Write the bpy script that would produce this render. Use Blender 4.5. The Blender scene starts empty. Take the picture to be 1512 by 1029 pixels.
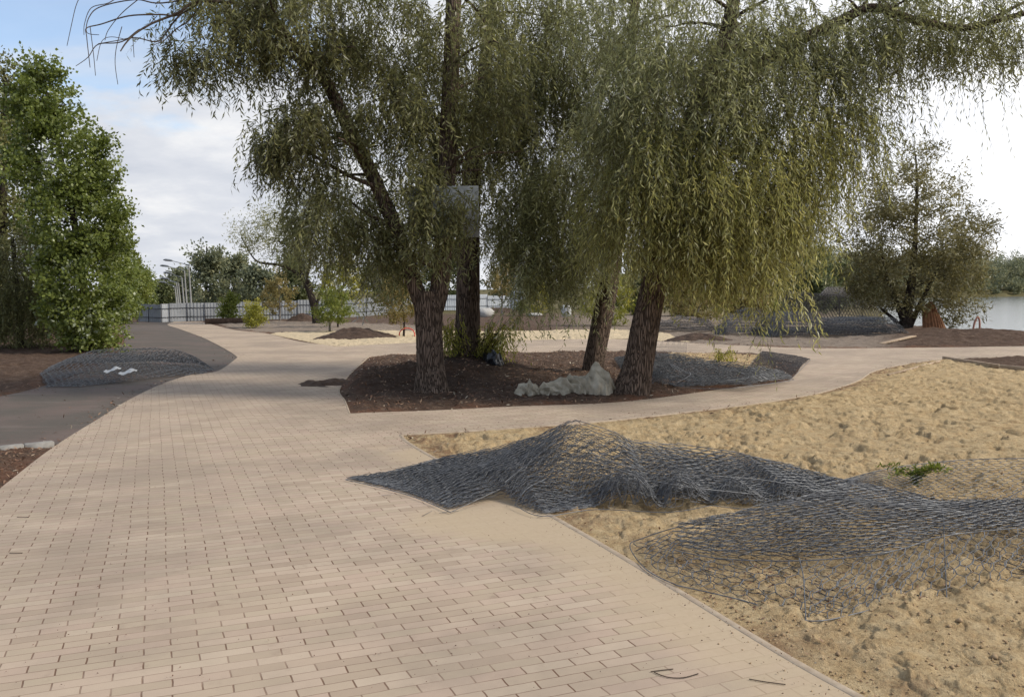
import bpy, math, random
import numpy as np
from mathutils import Vector, Matrix
from mathutils.geometry import tessellate_polygon, delaunay_2d_cdt

random.seed(7)
RNG = np.random.default_rng(7)
scene = bpy.context.scene
COL = scene.collection

# ------------------------------------------------------------------ camera
F_PX, CXP, CYP, EYE = 1300.0, 756.0, 514.5, 1.68
PITCH, ROLL = math.radians(3.63), math.radians(0.4)
fw = Vector((0, math.cos(PITCH), -math.sin(PITCH)))
r0 = Vector((1, 0, 0)); u0 = r0.cross(fw)
rt = r0 * math.cos(ROLL) - u0 * math.sin(ROLL)
up = u0 * math.cos(ROLL) + r0 * math.sin(ROLL)
cam_d = bpy.data.cameras.new('camera'); cam = bpy.data.objects.new('camera', cam_d); COL.objects.link(cam)
M = Matrix((rt, up, -fw)).transposed().to_4x4(); M.translation = (0, 0, EYE)
cam.matrix_world = M
cam_d.sensor_width = 36; cam_d.lens = 36 * F_PX / 1512.0
cam_d.clip_start = 0.05; cam_d.clip_end = 6000
scene.camera = cam

def ray(px, py):
    return fw + rt * ((px - CXP) / F_PX) - up * ((py - CYP) / F_PX)
def at(px, py, z=0.0):
    """a measured point of the photo -> the point of the place at height z"""
    d = ray(px, py); t = (z - EYE) / d.z
    return np.array((d.x * t, d.y * t, z))
def atd(px, py, Y):
    d = ray(px, py); t = Y / d.y
    return np.array((d.x * t, Y, EYE + d.z * t))
def mpp(Y):
    return Y / F_PX

# ------------------------------------------------------------------ noise
def _h(ix, iy, seed):
    n = (ix.astype(np.int64) * 374761393 + iy.astype(np.int64) * 668265263 + seed * 1442695041) & 0x7fffffff
    n = ((n ^ (n >> 13)) * 1274126177) & 0x7fffffff
    n = n ^ (n >> 16)
    return (n & 0xffff) / 65535.0
def vn(x, y, seed=0):
    x = np.asarray(x, float); y = np.asarray(y, float)
    ix = np.floor(x); iy = np.floor(y); fx = x - ix; fy = y - iy
    fx = fx * fx * fx * (fx * (fx * 6 - 15) + 10); fy = fy * fy * fy * (fy * (fy * 6 - 15) + 10)
    a = _h(ix, iy, seed); b = _h(ix + 1, iy, seed); c = _h(ix, iy + 1, seed); d = _h(ix + 1, iy + 1, seed)
    return (a * (1 - fx) + b * fx) * (1 - fy) + (c * (1 - fx) + d * fx) * fy
def fbm(x, y, seed=0, oct=4):
    s = 0; a = 0.5; t = 0
    for k in range(oct):
        s = s + a * vn(x * 2 ** k + 17.3 * k, y * 2 ** k - 9.1 * k, seed + k); t += a; a *= 0.5
    return s / t
def sstep(a, b, x):
    t = np.clip((x - a) / (b - a), 0, 1); return t * t * (3 - 2 * t)

# ------------------------------------------------------------------ objects
def wloc(o):
    l = np.zeros(3)
    while o is not None:
        l += np.array(o.location); o = o.parent
    return l
def mesh_np(name, V, Fc, attrs=None, smooth=False):
    V = np.ascontiguousarray(V, np.float32); Fc = np.ascontiguousarray(Fc, np.int32)
    me = bpy.data.meshes.new(name); n, k = Fc.shape
    me.vertices.add(len(V)); me.vertices.foreach_set('co', V.ravel())
    me.loops.add(n * k); me.loops.foreach_set('vertex_index', Fc.ravel())
    me.polygons.add(n)
    me.polygons.foreach_set('loop_start', np.arange(0, n * k, k, dtype=np.int32))
    try: me.polygons.foreach_set('loop_total', np.full(n, k, np.int32))
    except Exception: pass
    if smooth: me.polygons.foreach_set('use_smooth', np.ones(n, bool))
    for an, av in (attrs or {}).items():
        at_ = me.attributes.new(an, 'FLOAT', 'POINT'); at_.data.foreach_set('value', np.ascontiguousarray(av, np.float32))
    me.update(calc_edges=True); me.validate()
    return me
def obj(name, V, Fc, mat, parent=None, attrs=None, smooth=False, origin=None):
    V = np.asarray(V, float)
    base = wloc(parent)
    org = base if parent is not None else (np.zeros(3) if origin is None else np.asarray(origin, float))
    o = bpy.data.objects.new(name, mesh_np(name, V - org, Fc, attrs, smooth))
    COL.objects.link(o)
    if parent is not None: o.parent = parent
    else: o.location = org
    o.data.materials.append(mat)
    return o
def tag(o, label, cat, group=None, kind=None):
    o['label'] = label; o['category'] = cat
    if group: o['group'] = group
    if kind: o['kind'] = kind
    return o
def thing(name, label, cat, loc, group=None):
    o = bpy.data.objects.new(name, None); COL.objects.link(o); o.location = tuple(loc)
    o.empty_display_size = 0.2
    return tag(o, label, cat, group)
def struct(o):
    o['kind'] = 'structure'; return o
class MB:
    """collects quads"""
    def __init__(s): s.V = []; s.F = []; s.n = 0
    def add(s, V, F):
        V = np.asarray(V, float); F = np.asarray(F, int)
        s.V.append(V); s.F.append(F + s.n); s.n += len(V); return s
    def box(s, c, sx, sy, sz, ax=None, bev=0.0):
        """box centred at c; ax = 3x3 axes rows; a small chamfer on the upper/lower rim"""
        ax = np.eye(3) if ax is None else np.asarray(ax, float)
        b = bev
        lv = []
        for (z, k) in ((-1, b), (-1, 0), (1, 0), (1, b)):
            zz = z * sz / 2 * 1.0
            if k == 0 and b > 0: zz = z * (sz / 2 - b)
            for (x, y) in ((-1, -1), (1, -1), (1, 1), (-1, 1)):
                lv.append((x * (sx / 2 - k), y * (sy / 2 - k), zz))
        lv = np.array(lv)
        if b == 0:
            lv = np.concatenate((lv[4:8], lv[8:12])); F = [(3, 2, 1, 0), (4, 5, 6, 7)] + [(i, (i + 1) % 4, 4 + (i + 1) % 4, 4 + i) for i in range(4)]
        else:
            F = [(3, 2, 1, 0), (12, 13, 14, 15)]
            for r in range(3):
                F += [(4 * r + i, 4 * r + (i + 1) % 4, 4 * r + 4 + (i + 1) % 4, 4 * r + 4 + i) for i in range(4)]
        return s.add(lv @ ax + np.asarray(c, float), F)
    def build(s, name, mat, parent=None, smooth=False, origin=None, attrs=None):
        return obj(name, np.concatenate(s.V), np.concatenate(s.F), mat, parent, attrs, smooth, origin)
def catmull(P, n=6, closed=False):
    P = np.asarray(P, float); out = []
    m = len(P)
    idx = range(m) if closed else range(m - 1)
    for i in idx:
        if closed: a, b, c, d = P[(i - 1) % m], P[i], P[(i + 1) % m], P[(i + 2) % m]
        else: a, b, c, d = P[max(i - 1, 0)], P[i], P[i + 1], P[min(i + 2, m - 1)]
        for t in np.linspace(0, 1, n, endpoint=False):
            out.append(0.5 * ((2 * b) + (c - a) * t + (2 * a - 5 * b + 4 * c - d) * t * t + (3 * b - a - 3 * c + d) * t ** 3))
    if not closed: out.append(P[-1])
    return np.array(out)
def tube_np(P, R, sides=8, bark=0.0, seed=0, fine=1.0, cap=True):
    P = np.asarray(P, float); R = np.asarray(R, float); m = len(P)
    T = np.gradient(P, axis=0); T /= np.linalg.norm(T, axis=1)[:, None] + 1e-9
    ref = np.array((0.9, 0.1, 0.02)); N = []
    n = ref - T[0] * (ref @ T[0]); n /= np.linalg.norm(n)
    for i in range(m):
        n = n - T[i] * (n @ T[i]); n /= np.linalg.norm(n) + 1e-9; N.append(n)
    N = np.array(N); B = np.cross(T, N)
    a = np.linspace(0, 2 * math.pi, sides, endpoint=False)
    L = np.concatenate(([0], np.cumsum(np.linalg.norm(np.diff(P, axis=0), axis=1))))
    rr = R[:, None] * np.ones((1, sides))
    if bark > 0:
        A = np.broadcast_to(a[None], (m, sides)); LL = np.broadcast_to(L[:, None], (m, sides))
        wob = LL * 0.8 + 0.4 * np.sin(LL * 3 + seed)
        rid = np.abs(np.sin(A * 8 + 2.2 * (vn(np.cos(A) * 3 + seed, LL * 3.0, seed) - .5) * 4 + wob * .4))
        big = vn(np.cos(A) * 1.2 + 5, np.sin(A) * 1.2 + LL * 0.9, seed + 3) - 0.5
        rr = rr * (1 + bark * (rid - 0.6) * fine + 0.13 * big)
    ring = P[:, None, :] + rr[..., None] * (np.cos(a)[None, :, None] * N[:, None, :] + np.sin(a)[None, :, None] * B[:, None, :])
    V = ring.reshape(-1, 3); i, j = np.meshgrid(np.arange(m - 1), np.arange(sides), indexing='ij')
    jn = (j + 1) % sides
    Fc = np.stack((i * sides + j, i * sides + jn, (i + 1) * sides + jn, (i + 1) * sides + j), -1).reshape(-1, 4)
    return V, Fc
def segs_np(E, R, sides=3):
    """many straight wire pieces: E (n,2,3), R (n)"""
    E = np.asarray(E, float); n = len(E)
    d = E[:, 1] - E[:, 0]; l = np.linalg.norm(d, axis=1); ok = l > 1e-6; E = E[ok]; d = d[ok] / l[ok][:, None]; R = np.broadcast_to(R, (n,))[ok]; n = len(E)
    ref = np.where(np.abs(d[:, 2:3]) > 0.9, np.array([[1., 0, 0]]), np.array([[0, 0, 1.]]))
    a = np.cross(d, ref); a /= np.linalg.norm(a, axis=1)[:, None]; b = np.cross(d, a)
    V = np.zeros((n, 2, sides, 3))
    for k in range(sides):
        w = 2 * math.pi * k / sides
        off = (a * math.cos(w) + b * math.sin(w)) * R[:, None]
        V[:, 0, k] = E[:, 0] + off; V[:, 1, k] = E[:, 1] + off
    base = np.arange(n)[:, None] * 2 * sides
    Fc = np.concatenate([base + np.array([[k, (k + 1) % sides, sides + (k + 1) % sides, sides + k]]) for k in range(sides)])
    return V.reshape(-1, 3), Fc

# ------------------------------------------------------------------ materials
def newmat(name):
    m = bpy.data.materials.new(name); m.use_nodes = True
    nt = m.node_tree; nt.nodes.clear()
    out = nt.nodes.new('ShaderNodeOutputMaterial')
    return m, nt, out
def N(nt, t, **kw):
    n = nt.nodes.new('ShaderNode' + t)
    for k, v in kw.items():
        if k in n.inputs.keys(): n.inputs[k].default_value = v
        else: setattr(n, k, v)
    return n
def lk(nt, a, b): nt.links.new(a, b)
def noise(nt, vec, scale, detail=4, rough=0.55, w=None):
    n = nt.nodes.new('ShaderNodeTexNoise'); n.inputs['Scale'].default_value = scale; n.inputs['Detail'].default_value = detail
    n.inputs['Roughness'].default_value = rough
    if vec is not None: nt.links.new(vec, n.inputs['Vector'])
    return n.outputs['Fac']
def ramp(nt, fac, stops):
    r = nt.nodes.new('ShaderNodeValToRGB'); e = r.color_ramp.elements
    while len(e) < len(stops): e.new(0.5)
    for i, (p, c) in enumerate(stops):
        e[i].position = p; e[i].color = (*c, 1) if len(c) == 3 else c
    nt.links.new(fac, r.inputs['Fac']); return r.outputs['Color']
def mixc(nt, fac, a, b, mode='MIX'):
    m = nt.nodes.new('ShaderNodeMix'); m.data_type = 'RGBA'; m.blend_type = mode
    for s, v in ((m.inputs[0], fac), (m.inputs[6], a), (m.inputs[7], b)):
        if isinstance(v, (int, float)): s.default_value = v
        elif isinstance(v, tuple): s.default_value = (*v, 1)
        else: nt.links.new(v, s)
    return m.outputs[2]
def mathn(nt, op, a, b=None, c=None, clamp=False):
    m = nt.nodes.new('ShaderNodeMath'); m.operation = op; m.use_clamp = clamp
    for i, v in enumerate((a, b, c)):
        if v is None: continue
        if isinstance(v, (int, float)): m.inputs[i].default_value = v
        else: nt.links.new(v, m.inputs[i])
    return m.outputs[0]
def mapr(nt, v, a, b, c=0.0, d=1.0):
    m = nt.nodes.new('ShaderNodeMapRange'); m.interpolation_type = 'SMOOTHSTEP'
    nt.links.new(v, m.inputs[0])
    for i, x in enumerate((a, b, c, d)): m.inputs[i + 1].default_value = x
    return m.outputs[0]
def attr(nt, name):
    a = nt.nodes.new('ShaderNodeAttribute'); a.attribute_name = name; return a.outputs['Fac']
def pos(nt): return nt.nodes.new('ShaderNodeNewGeometry').outputs['Position']
def mapping(nt, vec, rot=(0, 0, 0), scale=(1, 1, 1), loc=(0, 0, 0)):
    m = nt.nodes.new('ShaderNodeMapping'); nt.links.new(vec, m.inputs[0])
    m.inputs['Rotation'].default_value = rot; m.inputs['Scale'].default_value = scale; m.inputs['Location'].default_value = loc
    return m.outputs[0]
def pbsdf(nt, out, color, rough=0.8, metal=0.0, bump=None, bstr=0.3, bdist=0.02, spec=0.3):
    p = nt.nodes.new('ShaderNodeBsdfPrincipled')
    if isinstance(color, tuple): p.inputs['Base Color'].default_value = (*color, 1)
    else: nt.links.new(color, p.inputs['Base Color'])
    if isinstance(rough, (int, float)): p.inputs['Roughness'].default_value = rough
    else: nt.links.new(rough, p.inputs['Roughness'])
    p.inputs['Metallic'].default_value = metal
    p.inputs['Specular IOR Level'].default_value = spec
    if bump is not None:
        b = nt.nodes.new('ShaderNodeBump'); b.inputs['Strength'].default_value = bstr; b.inputs['Distance'].default_value = bdist
        nt.links.new(bump, b.inputs['Height']); nt.links.new(b.outputs[0], p.inputs['Normal'])
    nt.links.new(p.outputs[0], out.inputs['Surface'])
    return p

def mat_simple(name, c1, c2, scale=6, rough=0.8, metal=0.0, bstr=0.2, bdist=0.01, stretch=(1, 1, 1), spec=0.3):
    m, nt, out = newmat(name)
    v = mapping(nt, nt.nodes.new('ShaderNodeTexCoord').outputs['Object'], scale=stretch)
    n = noise(nt, v, scale, 6, 0.6)
    c = ramp(nt, n, [(0.3, c1), (0.7, c2)])
    pbsdf(nt, out, c, rough, metal, noise(nt, v, scale * 5, 3), bstr, bdist, spec)
    return m

def mat_leaf(name, stops, trans=0.3, rough=0.5, spec=0.35):
    m, nt, out = newmat(name)
    c = ramp(nt, attr(nt, 'tint'), stops)
    p = pbsdf(nt, out, c, rough, spec=spec)
    t = nt.nodes.new('ShaderNodeBsdfTranslucent')
    hs = nt.nodes.new('ShaderNodeHueSaturation'); hs.inputs['Saturation'].default_value = 1.1; hs.inputs['Value'].default_value = 1.3
    lk(nt, c, hs.inputs['Color']); lk(nt, hs.outputs[0], t.inputs['Color'])
    mx = nt.nodes.new('ShaderNodeMixShader'); mx.inputs[0].default_value = trans
    lk(nt, p.outputs[0], mx.inputs[1]); lk(nt, t.outputs[0], mx.inputs[2]); lk(nt, mx.outputs[0], out.inputs['Surface'])
    return m

def mat_bark(name, dark, light, sc=26):
    m, nt, out = newmat(name)
    p = pos(nt)
    v = mapping(nt, p, scale=(1, 1, 0.085))
    n1 = noise(nt, v, sc * 2.2, 6, 0.65)
    vo = nt.nodes.new('ShaderNodeTexVoronoi'); vo.feature = 'DISTANCE_TO_EDGE'; vo.inputs['Scale'].default_value = sc * 1.6
    vv = nt.nodes.new('ShaderNodeVectorMath'); vv.operation = 'ADD'
    nn = nt.nodes.new('ShaderNodeTexNoise'); nn.inputs['Scale'].default_value = 5; lk(nt, v, nn.inputs['Vector'])
    sc_ = nt.nodes.new('ShaderNodeVectorMath'); sc_.operation = 'SCALE'; sc_.inputs['Scale'].default_value = 0.12; lk(nt, nn.outputs['Color'], sc_.inputs[0])
    lk(nt, v, vv.inputs[0]); lk(nt, sc_.outputs[0], vv.inputs[1]); lk(nt, vv.outputs[0], vo.inputs['Vector'])
    ed = mapr(nt, vo.outputs['Distance'], 0.0, 0.22)
    h = mathn(nt, 'ADD', mathn(nt, 'MULTIPLY', ed, 0.7), mathn(nt, 'MULTIPLY', n1, 0.5))
    c = ramp(nt, h, [(0.2, dark), (0.6, tuple((a + b) / 2 for a, b in zip(dark, light))), (1.0, light)])
    pbsdf(nt, out, c, 0.92, 0, h, 0.9, 0.05, 0.15)
    return m

# pavers: long thin setts in running bond, rows across the walking direction
PAVE_ANG = math.radians(22.1)
def mat_pavers():
    m, nt, out = newmat('concrete_pavers')
    p = pos(nt)
    wob = nt.nodes.new('ShaderNodeTexNoise'); wob.inputs['Scale'].default_value = 0.7; lk(nt, p, wob.inputs['Vector'])
    sub = nt.nodes.new('ShaderNodeVectorMath'); sub.operation = 'SCALE'; sub.inputs['Scale'].default_value = 0.05; lk(nt, wob.outputs['Color'], sub.inputs[0])
    wob2 = nt.nodes.new('ShaderNodeTexNoise'); wob2.inputs['Scale'].default_value = 9; lk(nt, p, wob2.inputs['Vector'])
    sub2 = nt.nodes.new('ShaderNodeVectorMath'); sub2.operation = 'SCALE'; sub2.inputs['Scale'].default_value = 0.010; lk(nt, wob2.outputs['Color'], sub2.inputs[0])
    ad = nt.nodes.new('ShaderNodeVectorMath'); ad.operation = 'ADD'; lk(nt, p, ad.inputs[0]); lk(nt, sub.outputs[0], ad.inputs[1])
    ad2 = nt.nodes.new('ShaderNodeVectorMath'); ad2.operation = 'ADD'; lk(nt, ad.outputs[0], ad2.inputs[0]); lk(nt, sub2.outputs[0], ad2.inputs[1])
    v = mapping(nt, mapping(nt, ad2.outputs[0], rot=(0, 0, -PAVE_ANG), loc=(0.05, 0.03, 0)), scale=(0.5, 1, 1))
    br = nt.nodes.new('ShaderNodeTexBrick'); lk(nt, v, br.inputs['Vector'])
    br.offset = 0.5; br.offset_frequency = 2; br.squash = 1
    for k, x in (('Scale', 1.0), ('Mortar Size', 0.0021), ('Mortar Smooth', 0.2), ('Bias', 0.0), ('Brick Width', 0.12), ('Row Height', 0.08)):
        br.inputs[k].default_value = x
    br.inputs['Color1'].default_value = (0.0, 0, 0, 1); br.inputs['Color2'].default_value = (1, 1, 1, 1); br.inputs['Mortar'].default_value = (0.5, 0.5, 0.5, 1)
    tone = ramp(nt, br.outputs['Color'], [(0.0, (0.400, 0.305, 0.222)), (0.3, (0.452, 0.362, 0.258)), (0.6, (0.462, 0.348, 0.262)), (1.0, (0.505, 0.405, 0.298))])
    big = noise(nt, p, 0.45, 7, 0.66)
    tone = mixc(nt, mapr(nt, big, 0.38, 0.66), tone, mixc(nt, 0.58, tone, (0.25, 0.20, 0.155)))
    gr = noise(nt, p, 260, 2, 0.6)
    tone = mixc(nt, mapr(nt, gr, 0.3, 0.75, 0.0, 0.3), tone, mixc(nt, 1.0, tone, (0.62, 0.60, 0.58), 'MULTIPLY'))
    st = noise(nt, p, 3.3, 6, 0.7)
    tone = mixc(nt, mapr(nt, st, 0.58, 0.78, 0.0, 0.5), tone, (0.22, 0.155, 0.115))
    # joints: thin reddish dirt lines, some filled up with sand
    js = noise(nt, p, 2.1, 4, 0.6)
    jf = mathn(nt, 'MULTIPLY', br.outputs['Fac'], mapr(nt, js, 0.30, 0.62, 0.35, 1.0))
    sandn = noise(nt, p, 1.3, 6, 0.65)
    edge = attr(nt, 'spill')                          # 1 where blown sand lies on the setts
    sandf = mapr(nt, mathn(nt, 'ADD', mathn(nt, 'MULTIPLY', edge, 0.95), mathn(nt, 'MULTIPLY', sandn, 0.62)), 0.60, 1.02)
    c = mixc(nt, mathn(nt, 'MULTIPLY', jf, 0.95), tone, (0.135, 0.075, 0.046))
    c = mixc(nt, mathn(nt, 'MULTIPLY', sandf, 0.88), c, mixc(nt, noise(nt, p, 40, 3), (0.47, 0.37, 0.25), (0.40, 0.305, 0.20)))
    soilf = mapr(nt, mathn(nt, 'ADD', attr(nt, 'soil'), mathn(nt, 'MULTIPLY', noise(nt, p, 6, 6, 0.7), 0.7)), 0.75, 1.05)
    c = mixc(nt, soilf, c, (0.075, 0.048, 0.033))
    h = mathn(nt, 'ADD', mathn(nt, 'MULTIPLY', mathn(nt, 'SUBTRACT', 1.0, jf), mathn(nt, 'SUBTRACT', 1.0, mathn(nt, 'MULTIPLY', sandf, 0.8))), mathn(nt, 'MULTIPLY', gr, 0.12))
    h = mathn(nt, 'ADD', h, mathn(nt, 'MULTIPLY', br.outputs['Color'], 0.25))
    pbsdf(nt, out, c, 0.86, 0, h, 0.5, 0.006, 0.25)
    return m
def mat_asphalt():
    m, nt, out = newmat('asphalt')
    p = pos(nt)
    g = noise(nt, p, 140, 3, 0.7); b = noise(nt, p, 0.8, 5, 0.6)
    s = noise(nt, mapping(nt, p, rot=(0, 0, 0.5), scale=(1, 6, 1)), 0.7, 4, 0.6)
    c = ramp(nt, g, [(0.25, (0.060, 0.050, 0.039)), (0.75, (0.130, 0.108, 0.086))])
    c = mixc(nt, mapr(nt, b, 0.4, 0.7, 0, 0.55), c, (0.165, 0.112, 0.092))
    c = mixc(nt, mapr(nt, s, 0.5, 0.75, 0, 0.4), c, (0.20, 0.16, 0.135))
    pbsdf(nt, out, c, 0.85, 0, g, 0.4, 0.006, 0.3)
    return m
def mat_ground():
    m, nt, out = newmat('sand_and_soil')
    p = pos(nt)
    sn = noise(nt, p, 7.0, 8, 0.68); sf = noise(nt, p, 48, 5, 0.7); sg = noise(nt, p, 1.1, 4, 0.6)
    sand = ramp(nt, sn, [(0.28, (0.35, 0.235, 0.118)), (0.45, (0.51, 0.375, 0.205)), (0.66, (0.60, 0.465, 0.275))])
    sand = mixc(nt, mapr(nt, sf, 0.30, 0.58, 0.6, 0.0), sand, (0.25, 0.155, 0.080))
    sand = mixc(nt, mapr(nt, attr(nt, 'sand_shade'), 0.0, 1.0, 0.0, 0.62), sand, (0.21, 0.127, 0.068))  # broad dark patches: damp sand, plus crevice shade painted into the colour
    sand = mixc(nt, attr(nt, 'pale'), sand, mixc(nt, sn, (0.50, 0.39, 0.24), (0.66, 0.54, 0.37)))
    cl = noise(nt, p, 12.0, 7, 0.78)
    sand = mixc(nt, mapr(nt, cl, 0.54, 0.68, 0.0, 0.22), sand, (0.215, 0.135, 0.070))  # dark flecks: dug-up damp sand, also painted in as shaded slopes of the lumps
    sand = mixc(nt, mapr(nt, noise(nt, p, 34.0, 5, 0.75), 0.56, 0.66, 0.0, 0.5), sand, (0.18, 0.11, 0.058))  # finer flecks of the same painted slope shade
    sand = mixc(nt, attr(nt, 'pale'), sand, mixc(nt, sn, (0.50, 0.39, 0.24), (0.66, 0.54, 0.37)))
    soil = ramp(nt, noise(nt, p, 5.0, 9, 0.78), [(0.3, (0.065, 0.038, 0.025)), (0.5, (0.130, 0.086, 0.061)), (0.72, (0.28, 0.20, 0.145))])
    soil = mixc(nt, mapr(nt, sf, 0.35, 0.7, 0.6, 0), soil, (0.045, 0.027, 0.019))
    grey = ramp(nt, noise(nt, p, 2.2, 7, 0.7), [(0.3, (0.19, 0.15, 0.115)), (0.7, (0.37, 0.305, 0.24))])
    grass = ramp(nt, noise(nt, p, 4, 6, 0.7), [(0.3, (0.05, 0.055, 0.022)), (0.7, (0.19, 0.15, 0.07))])
    br = noise(nt, p, 5.0, 5, 0.7)
    c = mixc(nt, attr(nt, 'grey'), soil, grey)
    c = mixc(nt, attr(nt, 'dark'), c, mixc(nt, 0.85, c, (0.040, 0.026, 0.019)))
    c = mixc(nt, attr(nt, 'grass'), c, grass)
    sm = mapr(nt, mathn(nt, 'ADD', attr(nt, 'sand'), mathn(nt, 'MULTIPLY', mathn(nt, 'SUBTRACT', br, 0.5), 0.9)), 0.38, 0.62)
    c = mixc(nt, sm, c, sand)
    red = mathn(nt, 'MULTIPLY', attr(nt, 'rim'), mapr(nt, noise(nt, p, 9, 5, 0.7), 0.35, 0.6))
    c = mixc(nt, red, c, mixc(nt, sf, (0.10, 0.045, 0.028), (0.21, 0.11, 0.066)))
    h = mathn(nt, 'ADD', mathn(nt, 'MULTIPLY', sf, 0.6), mathn(nt, 'MULTIPLY', noise(nt, p, 160, 3, 0.7), 0.4))
    pbsdf(nt, out, c, 0.95, 0, h, 0.9, 0.035, 0.1)
    return m
def mat_water():
    m, nt, out = newmat('lake_water')
    p = pos(nt); v = mapping(nt, p, scale=(1, 2.2, 1))
    n = mathn(nt, 'ADD', noise(nt, v, 0.9, 4, 0.6), mathn(nt, 'MULTIPLY', noise(nt, v, 5, 3, 0.6), 0.35))
    pb = pbsdf(nt, out, (0.22, 0.24, 0.24), 0.10, 0, n, 0.12, 0.2, 0.7)
    return m
def mat_wire(name, a, b):
    m, nt, out = newmat(name)
    n = noise(nt, pos(nt), 30, 3)
    pbsdf(nt, out, ramp(nt, n, [(0.3, a), (0.7, b)]), 0.42, 0.25, spec=0.4)
    return m

MAT = dict(
    pavers=mat_pavers(), asphalt=mat_asphalt(), ground=mat_ground(), water=mat_water(),
    wire=mat_wire('grey_wire', (0.060, 0.062, 0.066), (0.20, 0.204, 0.212)),
    wire2=mat_wire('dull_wire', (0.105, 0.092, 0.085), (0.21, 0.19, 0.175)),
    bark=mat_bark('willow_bark', (0.042, 0.029, 0.021), (0.235, 0.168, 0.125)),
    bark2=mat_bark('dark_bark', (0.020, 0.015, 0.012), (0.10, 0.075, 0.06), 22),
    palebark=mat_bark('pale_bark', (0.12, 0.10, 0.085), (0.34, 0.31, 0.27), 22),
    twig=mat_simple('twig_bark', (0.035, 0.024, 0.017), (0.09, 0.065, 0.045), 20, 0.9),
    kerb=mat_simple('kerb_concrete', (0.20, 0.185, 0.165), (0.32, 0.30, 0.27), 9, 0.9),
    edging=mat_simple('edging_concrete', (0.30, 0.23, 0.165), (0.42, 0.34, 0.25), 14, 0.9),
    crumb=mat_simple('damp_sand_crumb', (0.24, 0.155, 0.085), (0.44, 0.32, 0.19), 9, 0.95),
    plank=mat_simple('weathered_plank', (0.26, 0.18, 0.11), (0.48, 0.37, 0.26), 8, 0.85, stretch=(1, 1, 1)),
    steel=mat_simple('galvanised_sheet', (0.21, 0.22, 0.23), (0.33, 0.34, 0.35), 1.2, 0.5, 0.2, 0.05),
    shiny=mat_simple('bare_bright_sheet', (0.36, 0.37, 0.385), (0.50, 0.51, 0.52), 1.2, 0.4, 0.3, 0.05),
    rail=mat_simple('fence_rail_steel', (0.05, 0.05, 0.055), (0.09, 0.09, 0.10), 5, 0.6, 0.5),
    whitefence=mat_simple('white_sheet_metal', (0.46, 0.475, 0.49), (0.60, 0.61, 0.62), 2, 0.5, 0.1),
    concrete=mat_simple('pole_concrete', (0.22, 0.215, 0.20), (0.34, 0.33, 0.31), 4, 0.9),
    lamp=mat_simple('lamp_head_metal', (0.16, 0.17, 0.18), (0.26, 0.27, 0.28), 5, 0.5, 0.4),
    board=mat_simple('weathered_board', (0.17, 0.18, 0.178), (0.30, 0.31, 0.305), 4.5, 0.75, 0.0),
    boardteal=mat_simple('board_teal', (0.10, 0.125, 0.125), (0.17, 0.195, 0.195), 4, 0.8),
    tarp=mat_simple('burlap', (0.27, 0.23, 0.165), (0.52, 0.455, 0.345), 6, 0.92),
    black=mat_simple('black_plastic', (0.008, 0.008, 0.010), (0.022, 0.022, 0.026), 9, 0.32, spec=0.6),
    paleplastic=mat_simple('dirty_white_plastic', (0.42, 0.42, 0.40), (0.62, 0.62, 0.60), 9, 0.6),
    rust=mat_simple('rusty_metal', (0.13, 0.060, 0.030), (0.40, 0.19, 0.09), 7, 0.9, 0.1),
    redhose=mat_simple('red_hose', (0.50, 0.05, 0.035), (0.62, 0.09, 0.06), 5, 0.5),
    pinkpipe=mat_simple('faded_orange_pipe', (0.28, 0.12, 0.08), (0.40, 0.19, 0.13), 5, 0.7),
    heap=mat_simple('dark_soil', (0.040, 0.025, 0.017), (0.10, 0.064, 0.044), 7, 0.95, 0, 0.6, 0.04),
    rubble=mat_simple('pale_rubble', (0.32, 0.30, 0.27), (0.48, 0.46, 0.42), 6, 0.9),
)
G = lambda *c: c
MAT['willow'] = mat_leaf('willow_leaves', [(0.0, (0.133, 0.129, 0.063)), (0.4, (0.270, 0.276, 0.129)), (0.7, (0.437, 0.435, 0.223)), (0.9, (0.560, 0.560, 0.419)), (1.0, (0.560, 0.560, 0.560))], 0.55, 0.36)
MAT['willowdark'] = mat_leaf('dark_willow_leaves', [(0.0, (0.105, 0.100, 0.044)), (0.4, (0.214, 0.214, 0.090)), (0.7, (0.347, 0.338, 0.155)), (0.9, (0.444, 0.434, 0.292)), (1.0, (0.444, 0.434, 0.390))], 0.55, 0.36)
MAT['willowy'] = mat_leaf('yellowing_willow_leaves', [(0.0, (0.144, 0.129, 0.053)), (0.4, (0.299, 0.300, 0.111)), (0.75, (0.476, 0.438, 0.171)), (0.93, (0.560, 0.560, 0.392)), (1.0, (0.560, 0.560, 0.261))], 0.56, 0.36)
MAT['poplar'] = mat_leaf('poplar_leaves', [(0.0, (0.061, 0.081, 0.021)), (0.5, (0.157, 0.189, 0.045)), (0.85, (0.259, 0.291, 0.080)), (1.0, (0.427, 0.458, 0.353))], 0.36, 0.32)
MAT['poplarg'] = mat_leaf('grey_green_leaves', [(0.0, (0.082, 0.085, 0.031)), (0.5, (0.197, 0.195, 0.072)), (1.0, (0.411, 0.388, 0.174))], 0.36, 0.4)
MAT['wood'] = mat_leaf('woodland_leaves', [(0.0, (0.066, 0.078, 0.032)), (0.5, (0.149, 0.166, 0.068)), (1.0, (0.281, 0.277, 0.127))], 0.3, 0.55)
MAT['farwood'] = mat_leaf('far_woodland_leaves', [(0.0, (0.105, 0.122, 0.083)), (0.5, (0.188, 0.202, 0.117)), (1.0, (0.330, 0.310, 0.159))], 0.3, 0.6)  # paled so that distance haze sits in the leaf colour
MAT['yellow'] = mat_leaf('yellow_green_leaves', [(0.0, (0.139, 0.147, 0.026)), (0.5, (0.306, 0.300, 0.051)), (1.0, (0.550, 0.473, 0.120))], 0.4, 0.45)
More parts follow.
